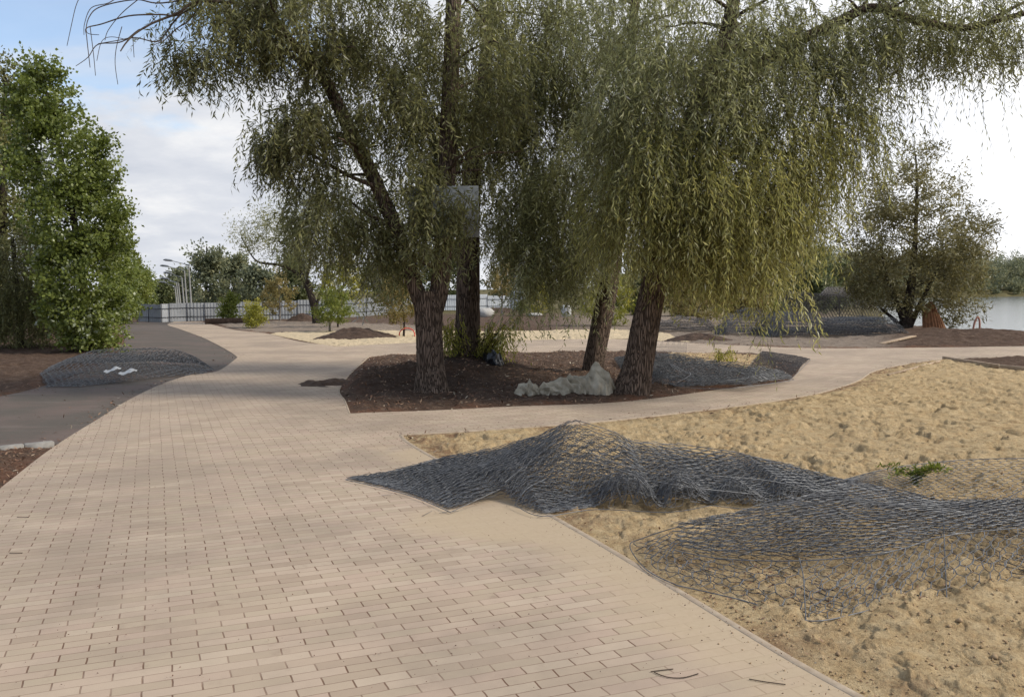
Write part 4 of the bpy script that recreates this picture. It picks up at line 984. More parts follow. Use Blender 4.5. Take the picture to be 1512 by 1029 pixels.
def fz(px, py, Y=None):
    p = at(px, py) if Y is None else atd(px, py, Y); p[2] = -0.02; return p
pf = [fz(204, 475), fz(221, 475.5), fz(238, 476), fz(250, 475.5), fz(277, 474.5), fz(303, 474), fz(345, 473), fz(390, 472), fz(440, 471), fz(490, 470), fz(540, 467), fz(590, 463), fz(638, 459)]
hf = [1.14, 1.12, 1.15, 1.18, 1.18, 1.18, 1.22, 1.25, 1.30, 1.35, 1.4, 1.45]
fence('long grey corrugated metal fence closing the end of the paths', pf, hf, MAT['steel'], 2, bright=(2,))
pg = [fz(640, 458.5), fz(690, 458), fz(720, 457.5), fz(755, 457), fz(775, 457)]
fence('short white corrugated fence beyond the sand behind the straight willow', pg, [1.5, 1.55, 1.4, 1.85], MAT['whitefence'], 2)
# low brown edging board in front of the grey fence
a, b = at(303, 479), at(385, 476.5); d = (b - a); ln = np.linalg.norm(d); d /= ln
o = MB().box((a + b) / 2 + np.array((0, 0, .16)), ln, 0.08, 0.34, np.array([d, (-d[1], d[0], 0), (0, 0, 1)]), .01).build('retaining_board', MAT['heap'], origin=(a + b) / 2)
tag(o, 'low dark brown retaining board at the foot of the grey fence', 'board')
# lamp posts behind the fence
lampspec = [(283, 392, 6.5), (276.5, 400, 4.2), (272.5, 410, 3.4), (267.5, 418, 2.8), (264.5, 418, 2.6), (262, 423, 2.4)]
labs = ['nearest and tallest lamp post with its arm reaching left over the fence', 'second tallest lamp post, close behind the tallest', 'third lamp post of the receding row', 'fourth lamp post of the receding row', 'fifth lamp post of the receding row', 'shortest looking, farthest lamp post at the left of the row']
Ys = [66, 69, 72, 75, 78, 81]
for k in range(6):
    bx, ty, _ = lampspec[k]; Y = Ys[k]
    base = atd(bx, 452, Y); base[2] = 0; top = atd(bx - 4.0 * (75 / Y) ** .5, ty, Y)
    root = thing('lamp_post', labs[k], 'lamp post', base, 'concrete lamp posts behind the fence')
    V, Fc = tube_np(np.linspace(base, top, 8), np.linspace(.085, .045, 8), 10); obj('pole', V, Fc, MAT['concrete'], root, smooth=True)
    tip = top + np.array((-1.15 if k < 2 else -.75, 0, .32)); arm = catmull([top - np.array((0, 0, .3)), top, top + np.array((-.5, 0, .16)), tip], 5)
    V, Fc = tube_np(arm, np.full(len(arm), .025), 6); obj('arm', V, Fc, MAT['lamp'], root, smooth=True)
    hd = np.array([tip + np.array((-.02, 0, 0)), tip + np.array((-.15, 0, .05)), tip + np.array((-.55, 0, .10)), tip + np.array((-.75, 0, .10))])
    V, Fc = tube_np(catmull(hd, 4), np.interp(np.linspace(0, 3, 13), [0, 1, 2, 3], [.03, .075, .09, .02]), 10); obj('lamp_head', V, Fc, MAT['lamp'], root, smooth=True)
# white sheet leaning by the last big poplar
p = at(185, 477)
mbx = MB(); ax = np.array([(1, .15, 0), (-.13, .93, -.34), (-.05, .34, .94)]); ax = ax / np.linalg.norm(ax, axis=1)[:, None]
mbx.box(p + np.array((0, 0, .62)), .55, .02, 1.25, ax, .004)
o = mbx.build('plastic_sheet', MAT['paleplastic'], origin=p); tag(o, 'white panel leaning upright at the left end of the grey fence', 'panel')

# ------------------------------------------------------------------ heaps
def heap(label, px, py, rx, ry, h, mat, seed, group=None):
    p = at(px, py); a = np.linspace(0, 2 * math.pi, 64, endpoint=False); r = np.linspace(0, 1, 22)
    A2, R2_ = np.meshgrid(a, r, indexing='ij')
    wob = 0.78 + 0.44 * vn(np.cos(A2) * 1.4 + seed, np.sin(A2) * 1.4, seed)
    x = np.cos(A2) * R2_ * rx * wob; y = np.sin(A2) * R2_ * ry * wob
    z = h * (np.cos(R2_ * math.pi) * .5 + .5) ** .85 * (0.7 + .6 * fbm(x * 1.1 + seed, y * 1.1, seed, 3)) + (fbm(x * 5, y * 5, seed + 4, 4) - .5) * .16 * (1 - R2_ ** 3) - .05 * R2_ ** 4
    V = np.stack((p[0] + x, p[1] + y, z + gz(p[0], p[1]) * 0), -1).reshape(-1, 3)
    i, j = np.meshgrid(np.arange(64), np.arange(21), indexing='ij'); i2 = (i + 1) % 64
    Fc = np.stack((i * 22 + j, i * 22 + j + 1, i2 * 22 + j + 1, i2 * 22 + j), -1).reshape(-1, 4)
    o = obj('soil_heap', V, Fc, mat, None, smooth=True, origin=(p[0], p[1], 0)); return tag(o, label, 'soil heap', group or 'dumped soil heaps')
heap('long dark soil heap on the pale sand left of the forked willow', 525, 499, 1.9, 1.3, .42, MAT['heap'], 3)
heap('small dark soil heap by the foot of the leaning willow', 447, 474, 1.1, 1.0, .42, MAT['heap'], 5)
heap('far reddish soil heap below the white fence', 735, 461, 2.2, 1.5, .45, MAT['heap'], 7)
heap('thin spill of dark soil lying on the setts left of the island', 488, 567, .75, .75, .07, MAT['heap'], 11)
heap('low dark soil heap on the grey ground right of the weeping trunk', 1035, 503, 1.3, 1.0, .22, MAT['heap'], 9)
# pale rubble lumps
def lump(name, label, cat, px, py, r, mat, seed, sx=1.0, sz=.7, group=None):
    p = atg(px, py); a, b = 20, 12; U, Vv = np.meshgrid(np.linspace(0, 2 * math.pi, a, endpoint=False), np.linspace(0, math.pi, b), indexing='ij')
    rr_ = r * (0.72 + .56 * fbm(np.cos(U) * np.sin(Vv) * 1.6 + seed + Vv * .5, np.sin(U) * np.sin(Vv) * 1.6 + np.cos(Vv), seed, 3))
    V = np.stack((p[0] + rr_ * np.cos(U) * np.sin(Vv) * sx, p[1] + rr_ * np.sin(U) * np.sin(Vv), p[2] + r * sz * .7 + rr_ * np.cos(Vv) * sz), -1).reshape(-1, 3)
    i, j = np.meshgrid(np.arange(a), np.arange(b - 1), indexing='ij'); i2 = (i + 1) % a
    Fc = np.stack((i * b + j, i * b + j + 1, i2 * b + j + 1, i2 * b + j), -1).reshape(-1, 4)
    o = obj(name, V, Fc, mat, None, smooth=True, origin=p); return tag(o, label, cat, group)
lump('rubble_lump', 'pale lump of rubble beside the straight willow trunk', 'rubble', 716, 468, .50, MAT['rubble'], 2, 1.3, .75)
lump('builders_sack', 'white builders sack standing beyond the sand behind hanging shoots', 'sack', 836, 468, .42, MAT['paleplastic'], 4, .8, 1.25)
lump('rubble_lump', 'low pale rubble lump on the grey ground right of the white fence', 'rubble', 790, 467, .30, MAT['rubble'], 6, 2.0, .5)

# ------------------------------------------------------------------ wire netting (gabion mats)
def hexnet(u0_, u1_, v0_, v1_, a=0.085, t=0.045, s_=0.036):
    h = t + s_; nu = int((u1_ - u0_) / a) + 2; nv = int((v1_ - v0_) / h) + 2
    E = []; ty = []
    J, I = np.meshgrid(np.arange(nv), np.arange(nu), indexing='ij')
    u = u0_ + (I + .5 * (J % 2)) * a; v = v0_ + J * h
    B = np.stack((u, v), -1).reshape(-1, 2); T = B + np.array((0, t))
    E.append(np.stack((B, T), 1)); ty.append(np.ones(len(B)))
    for sg in (-1, 1):
        E.append(np.stack((T, T + np.array((sg * a / 2, s_))), 1)); ty.append(np.zeros(len(B)))
    return np.concatenate(E), np.concatenate(ty)
class Surf:
    """piecewise creased surface through measured points (px, py, height)"""
    def __init__(s, pts, outline):
        W_ = np.array([at(x, y, z) for x, y, z in pts]); s.W = W_
        co, ed, fa, *_ = delaunay_2d_cdt([Vector(p[:2]) for p in W_], [(outline[k], outline[(k + 1) % len(outline)]) for k in range(len(outline))], [], 1, 1e-6)
        s.tri = []
        for f in fa:
            P3 = []
            for v_ in f:
                c = np.array(co[v_][:2]); k = np.argmin(((W_[:, :2] - c) ** 2).sum(1)); P3.append(W_[k])
            s.tri.append(np.array(P3))
        s.lo = W_[:, :2].min(0); s.hi = W_[:, :2].max(0)
    def z(s, P):
        out = np.full(len(P), np.nan)
        for T in s.tri:
            a, b, c = T; d = (b[1] - c[1]) * (a[0] - c[0]) + (c[0] - b[0]) * (a[1] - c[1])
            if abs(d) < 1e-9: continue
            l1 = ((b[1] - c[1]) * (P[:, 0] - c[0]) + (c[0] - b[0]) * (P[:, 1] - c[1])) / d
            l2 = ((c[1] - a[1]) * (P[:, 0] - c[0]) + (a[0] - c[0]) * (P[:, 1] - c[1])) / d; l3 = 1 - l1 - l2
            m = (l1 >= -1e-6) & (l2 >= -1e-6) & (l3 >= -1e-6)
            out[m] = l1[m] * a[2] + l2[m] * b[2] + l3[m] * c[2]
        return out
def net_layers(sf, layers, ang, seed, wire=0.0019, zf=(0.3, 1.0), wob=0.012, z0=0.015, cell=0.085, twist=1.6, jit=0.05, sqr=(.72, 1.0), off=.1):
    rng = np.random.default_rng(seed); EE = []; RRr = []
    c = (sf.lo + sf.hi) / 2; ext = np.linalg.norm(sf.hi - sf.lo) * .55
    for k in range(layers):
        th = ang + rng.normal() * jit; E, ty = hexnet(-ext, ext, -ext, ext, cell, cell * .53, cell * .42)
        sq = rng.uniform(*sqr)                       # crumpled cells are squeezed along one axis
        E = E * np.array((sq, 1.0)) + rng.uniform(-off, off, 2)
        R_ = np.array(((math.cos(th), math.sin(th)), (-math.sin(th), math.cos(th))))
        X = E.reshape(-1, 2) @ R_ + c
        ph = rng.uniform(0, 50)
        X = X + (np.stack((vn(X[:, 0] * 4 + ph, X[:, 1] * 4, 3), vn(X[:, 0] * 4, X[:, 1] * 4 + ph, 4)), 1) - .5) * .05
        z = sf.z(X)
        f = zf[0] + (zf[1] - zf[0]) * ((k + 1) / layers) ** .5
        zz_ = z0 + z * f + (vn(X[:, 0] * 2.2 + ph, X[:, 1] * 2.2, 5) - .5) * wob * 4 * np.clip(z * 6, .15, 1) + (vn(X[:, 0] * 14, X[:, 1] * 14 + ph, 6) - .5) * wob
        zz_ = np.maximum(zz_, z0 * .7)
        P3 = np.concatenate((X, zz_[:, None]), 1).reshape(-1, 2, 3); ok = ~np.isnan(zz_.reshape(-1, 2)).any(1)
        EE.append(P3[ok]); RRr.append(np.where(ty[ok] > 0, wire * twist, wire))
    return np.concatenate(EE), np.concatenate(RRr)
def cable(pts, r=0.003, n=6, sides=5):
    P = catmull([at(*q) if len(q) == 3 else at(q[0], q[1]) for q in pts], n); return tube_np(P, np.full(len(P), r), sides)

# 1. the big folded heap on the edge of the setts
hp = [(510, 708, 0.0), (580, 696, .06), (650, 677, .10), (740, 662, .22), (800, 641, .38), (850, 620, .58), (905, 637, .48), (935, 652, .36), (1010, 657, .30), (1085, 668, .24), (1180, 692, .12), (1262, 713, .04),
      (1245, 742, .02), (1130, 752, .0), (1050, 746, .03), (985, 756, .0), (880, 752, .0), (800, 762, .0), (760, 745, .02), (738, 722, .10), (665, 756, .0), (600, 730, .0),
      (640, 705, .08), (700, 700, .16), (760, 690, .24), (870, 668, .47), (815, 702, .20), (932, 690, .33), (1000, 700, .28), (1080, 704, .24), (1160, 714, .15), (880, 712, .15), (960, 722, .10), (1050, 728, .08), (1140, 735, .05), (850, 730, .06), (780, 720, .14), (590, 712, .02)]
s1 = Surf(hp, list(range(22)))
r1 = thing('wire_netting', 'large heap of folded grey gabion netting with a pointed peak lying across the setts edge', 'netting', at(870, 745), 'gabion netting dumped on the site')
E, Rw = net_layers(s1, 13, math.radians(104), 5, 0.0022, (0.06, 1.0), .008, .02, .090, 1.6, .025, (.80, .86), .03)
V, Fc = segs_np(E, Rw); obj('mesh_layers', V, Fc, MAT['wire'], r1)
mb = MB()
for pts in (hp[0:6], hp[5:12], [hp[25], hp[27], hp[28], hp[29], hp[30], hp[12]], [hp[25], hp[26], hp[36], hp[18]], hp[11:15], [hp[14], hp[15], hp[16], hp[17], hp[18]], [hp[20], hp[21], hp[0]], [hp[19], hp[20]], [(870, 676, .38), (940, 703, .24), (1010, 718, .18), (1120, 730, .08)], [(850, 628, .5), (800, 668, .3), (745, 712, .15)]):
    v, f = cable([(x, y, z + .025) for x, y, z in pts], .0032); mb.add(v, f)
rngw = np.random.default_rng(17)
for k in range(26):           # loose wire ends along the cut sides
    x, y, z = hp[rngw.choice([13, 14, 15, 16, 17, 20, 21, 19])]; p = at(x + rngw.uniform(-40, 40), y - rngw.uniform(0, 4), max(z, .02)); d = rngw.normal(size=3) * .05; d[2] = abs(d[2]) * .3 - .005; d[1] -= .05
    V, Fc = segs_np(np.array([[p, p + d]]), .0018); mb.add(V, Fc)
mb.build('edge_wire', MAT['wire'], r1)

# 2. the unfolded cage at the right
r2 = thing('wire_netting', 'unfolded gabion cage, its see-through front sagging on the sand near the setts', 'netting', at(1200, 880), 'gabion netting dumped on the site')
def sheet(pts, outline, layers, ang, seed, wob=.014, cell=.09, wire=.0019, z0=.02, zf=(.75, 1.0)):
    return net_layers(Surf(pts, outline), layers, ang, seed, wire, zf, wob, z0, cell)
ES = []
# lower mat lying on the sand
ES.append(sheet([(930, 803, .03), (1000, 790, .03), (1130, 770, .02), (1330, 745, .02), (1540, 735, .02), (1720, 760, .02), (1640, 900, .01), (1512, 862, .0), (1440, 880, .0), (1330, 885, .02), (1270, 905, .0), (1190, 918, .0), (1100, 885, .0), (1000, 862, .0), (955, 840, .02)], list(range(15)), 1, .35, 21, .015, .10, .0023))
# top mat: bellied up, dense band
top = [(990, 775, .16), (1080, 758, .18), (1180, 735, .16), (1262, 712, .12), (1400, 742, .10), (1512, 738, .16), (1600, 735, .2), (1640, 780, .24), (1512, 778, .22), (1400, 790, .2), (1320, 812, .2), (1240, 822, .16), (1150, 824, .12), (1060, 822, .10), (995, 810, .12), (1150, 780, .18), (1280, 770, .2), (1430, 765, .2)]
ES.append(sheet(top, list(range(15)), 4, 1.75, 22, .008, .095, .0023))
E, Rw = np.concatenate([e for e, _ in ES]), np.concatenate([r for _, r in ES])
V, Fc = segs_np(E, Rw); obj('mesh_layers', V, Fc, MAT['wire'], r2)
# front panel leaning from the sand up to the top mat : mapped strip between two measured lines
def ribbon(lo, hi, seed, wire=.0024, cell=.10, wob=.02, bulge=.04):
    rng = np.random.default_rng(seed)
    lo = catmull([at(*q) for q in lo], 8); hi = catmull([at(*q) for q in hi], 8)
    def cum(P): return np.concatenate(([0], np.cumsum(np.linalg.norm(np.diff(P, axis=0), axis=1))))
    la, ha = cum(lo), cum(hi); ln = (la[-1] + ha[-1]) / 2; wd = np.linalg.norm(lo.mean(0) - hi.mean(0)) * 1.08
    E, ty = hexnet(0, ln, 0, wd, cell, cell * .53, cell * .42); X = E.reshape(-1, 2).copy()
    X += (np.stack((vn(X[:, 0] * 7 + seed, X[:, 1] * 7, 3), vn(X[:, 0] * 7, X[:, 1] * 7 + seed, 4)), 1) - .5) * .05
    t = X[:, 0] / ln; s_ = X[:, 1] / wd; ok = ((t >= 0) & (t <= 1) & (s_ >= 0) & (s_ <= 1)).reshape(-1, 2).all(1)
    t = np.clip(t, 0, 1); s_ = np.clip(s_, 0, 1)
    PL = np.stack([np.interp(t * la[-1], la, lo[:, k]) for k in range(3)], 1); PH = np.stack([np.interp(t * ha[-1], ha, hi[:, k]) for k in range(3)], 1)
    P3 = PL * (1 - s_[:, None]) + PH * s_[:, None]
    b = (vn(t * 9 + seed, s_ * 3, 9) - .5) * wob * 2 + np.sin(s_ * math.pi) * bulge * (vn(t * 5, s_ * 0 + seed, 8) - .2)
    P3 = P3 + np.stack((b * .3, -b, b * .5), 1); P3[:, 2] = np.maximum(P3[:, 2], .012)
    return P3.reshape(-1, 2, 3)[ok], np.where(ty[ok] > 0, wire * 1.6, wire)
EF = [ribbon([(1000, 864, .015), (1100, 887, .015), (1190, 916, .015), (1270, 904, .015), (1330, 886, .02), (1440, 880, .02), (1520, 864, .02), (1640, 890, .02)],
             [(995, 812, .13), (1060, 824, .11), (1150, 828, .14), (1240, 824, .17), (1320, 813, .21), (1400, 790, .21), (1520, 778, .23), (1640, 780, .24)], 31),
      ribbon([(935, 806, .02), (955, 840, .02), (1000, 864, .015), (1050, 876, .015)], [(1000, 778, .14), (1000, 795, .14), (1000, 812, .13), (1055, 823, .11)], 32, bulge=.02),
      ribbon([(1190, 914, .03), (1270, 900, .05), (1400, 850, .12), (1520, 830, .14)], [(1185, 830, .15), (1260, 810, .18), (1390, 770, .22), (1520, 750, .22)], 33, bulge=.02),
      ribbon([(1250, 712, .04), (1330, 738, .05), (1420, 765, .08), (1520, 790, .1), (1640, 790, .1)], [(1245, 708, .06), (1320, 690, .08), (1420, 678, .10), (1520, 676, .12), (1640, 676, .12)], 34, bulge=.02, cell=.095)]
E, Rw = np.concatenate([e for e, _ in EF]), np.concatenate([r for _, r in EF])
V, Fc = segs_np(E, Rw); obj('front_panel', V, Fc, MAT['wire'], r2)
mb = MB()
for pts in ([(1000, 864, .02), (1100, 887, .02), (1190, 916, .02), (1270, 904, .02), (1330, 886, .02), (1440, 880, .02), (1520, 864, .02)], [(1190, 916, .02), (1188, 880, .08), (1186, 850, .13), (1180, 824, .16)], [(1398, 882, .02), (1396, 840, .10), (1394, 790, .2), (1392, 752, .2)],
            [(995, 812, .13), (1060, 824, .11), (1150, 828, .13), (1240, 824, .17), (1320, 813, .2), (1400, 790, .2), (1520, 778, .22)], [(1000, 864, .02), (955, 841, .02), (930, 806, .03), (950, 794, .06), (1000, 778, .13), (1080, 760, .18), (1180, 736, .16)],
            [(1262, 712, .06), (1330, 738, .06), (1400, 745, .10), (1470, 742, .13), (1512, 722, .22), (1560, 705, .3)], [(1262, 712, .06), (1350, 728, .1), (1440, 760, .12), (1520, 765, .14)], [(1245, 708, .06), (1320, 690, .08), (1420, 679, .10), (1520, 676, .12)], [(1000, 795, .12), (1060, 812, .08), (1120, 812, .1), (1180, 790, .14), (1240, 770, .16)]):
    v, f = cable(pts, .0036, 8); mb.add(v, f)
mb.build('edge_wire', MAT['wire'], r2)

# 3. flattened netting on the asphalt
lp = [(58, 552, .10), (80, 540, .05), (140, 534, .05), (230, 533, .05), (288, 537, .04), (318, 547, .0), (300, 553, .0), (240, 559, .0), (170, 567, .0), (110, 573, .0), (66, 573, .0),
      (100, 531, .34), (140, 519, .50), (180, 516, .54), (230, 515, .52), (262, 517, .46), (288, 528, .24), (150, 541, .25), (220, 537, .26), (255, 541, .16), (110, 552, .16), (190, 550, .17), (140, 558, .08), (205, 528, .40)]
r3 = thing('wire_netting', 'flat grey gabion netting bundle with white scraps on the asphalt by the green poplar', 'netting', at(180, 565), 'gabion netting dumped on the site')
E, Rw = net_layers(Surf(lp, list(range(11))), 3, math.radians(8), 6, .0042, (.35, 1), .012, .02, .145, 1.5, .02, (.8, .84), .03)
V, Fc = segs_np(E, Rw); obj('mesh_layers', V, Fc, MAT['wire'], r3)
mb = MB()
for pts in ([(150, 566, .02), (200, 556, .12), (250, 546, .14), (300, 547, .05)], [(58, 552, .12), (100, 531, .36), (140, 519, .52), (230, 515, .54), (262, 517, .48)], [(262, 517, .48), (288, 528, .26), (318, 547, .02)]):
    v, f = cable(pts, .004); mb.add(v, f)
mb.build('edge_wire', MAT['wire'], r3)
for (px, py, z, sx_, lab) in ((165, 546, .22, .15, 'small white scrap lying on the flat netting bundle, the left one'), (188, 549, .18, .20, 'larger pale plastic scrap on the flat netting bundle, the right one')):
    p = at(px, py, z + .03); U, Vv = np.meshgrid(np.linspace(-1, 1, 9), np.linspace(-1, 1, 7), indexing='ij')
    Vx = np.stack((p[0] + U * sx_ * .5 * (1 - .3 * Vv ** 2), p[1] + Vv * .22 + U * .08, p[2] + .02 * np.sin(U * 3 + Vv * 2) + .012 * np.cos(Vv * 5) + .03 * Vv), -1).reshape(-1, 3)
    i, j = np.meshgrid(np.arange(8), np.arange(6), indexing='ij'); Fc = np.stack((i * 7 + j, (i + 1) * 7 + j, (i + 1) * 7 + j + 1, i * 7 + j + 1), -1).reshape(-1, 4)
    o = obj('plastic_scrap', Vx, Fc, MAT['paleplastic'], None, smooth=True, origin=p); tag(o, lab, 'litter', 'scraps on the netting')

# 4. netting bundle on the island behind the weeping trunk
ip = [(905, 530, .06), (960, 522, .36), (1000, 525, .36), (1060, 534, .32), (1110, 543, .26), (1160, 552, .12), (1172, 561, .06), (1110, 569, .12), (1060, 571, .08), (1000, 574, .05), (960, 576, .03), (925, 566, .03), (980, 543, .40), (1040, 550, .36), (1100, 555, .28), (1000, 560, .26)]
r4 = thing('wire_netting', 'blue grey gabion netting bundle lying on the island right of the weeping trunk', 'netting', at(1040, 572), 'gabion netting dumped on the site')
E, Rw = net_layers(Surf(ip, list(range(12))), 5, math.radians(100), 7, .0030, (.4, 1), .014, .05, .12, 1.6, .03, (.8, .88), .03)
V, Fc = segs_np(E, Rw); obj('mesh_layers', V, Fc, MAT['wire'], r4)
mb = MB()
for pts in ([(960, 555, .2), (1000, 570, .1), (1060, 574, .1), (1110, 570, .12), (1172, 561, .06)], [(960, 524, .26), (985, 535, .28), (1010, 548, .28), (1040, 570, .1)], [(1000, 526, .26), (1060, 535, .24), (1110, 543, .2), (1172, 560, .08)], [(975, 530, .26), (1000, 545, .26), (1020, 552, .24), (1000, 565, .15)], [(1080, 545, .22), (1098, 552, .24), (1104, 558, .2), (1070, 562, .2)]):
    v, f = cable(pts, .005); mb.add(v, f)
# upright row of wires behind the trunk
for k in range(30):
    x = 962 + k * 1.75; b = atd(x, 527, 21.5); t_ = atd(x + 1, 506 + 3 * math.sin(k * 1.3), 21.6)
    V, Fc = segs_np(np.array([[b, t_]]), .0035); mb.add(V, Fc)
for zz_ in (512, 518, 524):
    V, Fc = segs_np(np.array([[atd(960, zz_, 21.55), atd(1014, zz_ + 1, 21.55)]]), .003); mb.add(V, Fc)
mb.build('edge_wire', MAT['wire'], r4)
# 5. flat mat on the setts
fp_ = [(1125, 519, .02), (1175, 526, .02), (1197, 531, .02), (1166, 562, .02), (1110, 560, .02), (1100, 548, .03)]
r5 = thing('wire_netting', 'flat brownish mat of netting lying on the setts at the island tip', 'netting', at(1160, 561), 'gabion netting dumped on the site')
E, Rw = net_layers(Surf(fp_, list(range(6))), 2, math.radians(40), 8, .0026, (.8, 1.6), .012, .015, .11)
V, Fc = segs_np(E, Rw); obj('mesh_layers', V, Fc, MAT['wire2'], r5)
mb = MB()
for pts in ([(1125, 519, .03), (1110, 536, .04), (1100, 548, .03)], [(1197, 531, .03), (1182, 546, .03), (1166, 562, .03)], [(1125, 519, .03), (1175, 526, .03), (1197, 531, .03)]):
    v, f = cable(pts, .006); mb.add(v, f)
mb.build('edge_wire', MAT['wire2'], r5)
# 6. far stacks by the shore
def stack(label, x0, x1, ytop, ybase, depth, layers, seed, mat='wire2', sag=.1):
    p0 = at(x0, ybase); p1 = at(x1, ybase); Y = p0[1]; h = (ybase - ytop) * mpp(Y)
    root = thing('wire_netting', label, 'netting', (p0 + p1) / 2, 'gabion netting dumped on the site')
    rng = np.random.default_rng(seed); EE = []; RW = []
    for k in range(layers):
        E, ty = hexnet(0, p1[0] - p0[0], 0, depth, .13, .07, .055); X = E.reshape(-1, 2)
        t = X[:, 0] / (p1[0] - p0[0]); s_ = X[:, 1] / depth; ok = ((t >= 0) & (t <= 1) & (s_ <= 1)).reshape(-1, 2).all(1)
        prof = np.clip(np.minimum(t, 1 - t) * 7, 0, 1) ** .7 * (0.75 + .5 * vn(t * 4 + seed, t * 0 + k * .15, 3)) * np.clip(np.minimum(s_ + .25, 1.15 - s_) * 4, 0, 1)
        z = h * (k + 1) / layers * prof + (vn(X[:, 0] * 1.5 + k, X[:, 1] * 1.5, 4) - .5) * .10 + .05
        P3 = np.stack((p0[0] + X[:, 0] + (vn(X[:, 1] * 2, z * 9, 5) - .5) * .3, Y + (p1[1] - Y) * t + X[:, 1] + (vn(X[:, 0] * 2, z * 9 + k, 6) - .5) * .35, np.maximum(z, .03)), 1)
        EE.append(P3.reshape(-1, 2, 3)[ok]); RW.append(np.where(ty[ok] > 0, .0055, .004))
    V, Fc = segs_np(np.concatenate(EE), np.concatenate(RW)); obj('mesh_layers', V, Fc, MAT[mat], root)
    return root
stack('wide low stack of dark folded netting left of the shore tree', 1140, 1345, 470, 500, 3.0, 9, 3, 'wire')
stack('grey netting bundle behind the hanging curtain, left of the wide dark stack', 1070, 1165, 464, 497, 2.0, 8, 5, 'wire')
stack('faint grey netting stack far left, beyond the low dark soil heap', 965, 1062, 474, 492, 2.0, 7, 7, 'wire2')
def upright(label, corners, seed, n=2, frame=True):
    """a standing net: four corner points (bl, br, tr, tl)"""
    bl, br, tr, tl = [np.asarray(c, float) for c in corners]
    root = thing('netting_panel', label, 'netting', bl, 'standing gabion panels by the shore')
    EE = []; RW = []; ln = np.linalg.norm(br - bl); ht = np.linalg.norm(tl - bl)
    for k in range(n):
        E, ty = hexnet(0, ln, 0, ht, .13, .07, .055); X = E.reshape(-1, 2) + k * .03; t = X[:, :1] / ln; s_ = X[:, 1:] / ht; ok = ((t <= 1) & (s_ <= 1)).reshape(-1, 2).all(1)
        P3 = (bl * (1 - t) + br * t) * (1 - s_) + (tl * (1 - t) + tr * t) * s_
        P3 = P3 + np.concatenate(((vn(X[:, 0] * 2 + k, X[:, 1] * 2, seed)[:, None] - .5) * .05, (vn(X[:, 0] * 2, X[:, 1] * 2 + k, seed)[:, None] - .5) * .2 + k * .12, X[:, :1] * 0), 1)
        EE.append(P3.reshape(-1, 2, 3)[ok]); RW.append(np.where(ty[ok] > 0, .0075, .0055))
    V, Fc = segs_np(np.concatenate(EE), np.concatenate(RW)); obj('mesh_layers', V, Fc, MAT['wire2'], root)
    mb = MB()
    for a, b in ((bl, br), (br, tr), (tr, tl), (tl, bl), ((bl + br) / 2, (tl + tr) / 2)):
        V, Fc = segs_np(np.array([[a, b]]), .014, 6); mb.add(V, Fc)
    mb.build('frame', MAT['wire2'], root); return root
q = lambda x, y, Y: atd(x, y, Y)
upright('long standing netting panel behind the wide dark stack, its top edge pale', [q(1150, 474, 38), q(1240, 476, 38), q(1240, 436, 38), q(1150, 430, 38)], 3, 6)
upright('slanting netting panel leaning toward the shore tree', [q(1240, 476, 38.3), q(1305, 480, 38.3), q(1310, 440, 38.6), q(1238, 434, 38.3)], 4, 6)
upright('pale ribbed netting panel sticking out on top of the standing panels', [q(1210, 436, 38.8), q(1262, 440, 38.8), q(1272, 424, 39.6), q(1222, 424, 39.6)], 5, 5)

# ------------------------------------------------------------------ smaller things
# crumpled sacking between the right trunks
def tarp(label, pts, outline, mat, seed, name='sacking', amp=.05, cat='sacking'):
    sf = Surf(pts, outline); n = 150
    xs = np.linspace(sf.lo[0], sf.hi[0], n); ys = np.linspace(sf.lo[1], sf.hi[1], n); X, Yy = np.meshgrid(xs, ys, indexing='ij'); P = np.stack((X.ravel(), Yy.ravel()), 1)
    z = sf.z(P); fa_ = P[:, 0] * 1.9 + P[:, 1] * 1.1; fb_ = P[:, 1] * 4.2 - P[:, 0] * 2.2 + 1.2 * vn(P[:, 0] * 2.2, P[:, 1] * 2.2, seed + 9)
    tri = lambda q: 2 * np.abs(q - np.floor(q + .5))
    wp = fbm(P[:, 0] * 2.2, P[:, 1] * 2.2, seed + 9, 3) * 3.2
    ridg = amp * (.9 * tri((P[:, 1] * .85 - P[:, 0] * .5) * 3.6 + wp) + .6 * tri((P[:, 1] * .6 + P[:, 0] * .8) * 4.4 + wp * 1.5 + 2) + .35 * tri((P[:, 0] - P[:, 1] * .3) * 8 + wp * 2) - .7) * 1.3; zz_ = z + ridg * np.clip(z * 6, .2, 1) + .02
    ok = ~np.isnan(z); idx = -np.ones(n * n, int); idx[ok] = np.arange(ok.sum())
    V = np.stack((P[:, 0], P[:, 1], np.maximum(zz_, .02)), 1)[ok]
    i, j = np.meshgrid(np.arange(n - 1), np.arange(n - 1), indexing='ij'); Fc = np.stack((i * n + j, (i + 1) * n + j, (i + 1) * n + j + 1, i * n + j + 1), -1).reshape(-1, 4)
    Fc = idx[Fc]; Fc = Fc[(Fc >= 0).all(1)]
    V[:, 2] += 0.0
    o = obj(name, V, Fc, mat, None, smooth=True, origin=at(*pts[0][:2])); return tag(o, label, cat)
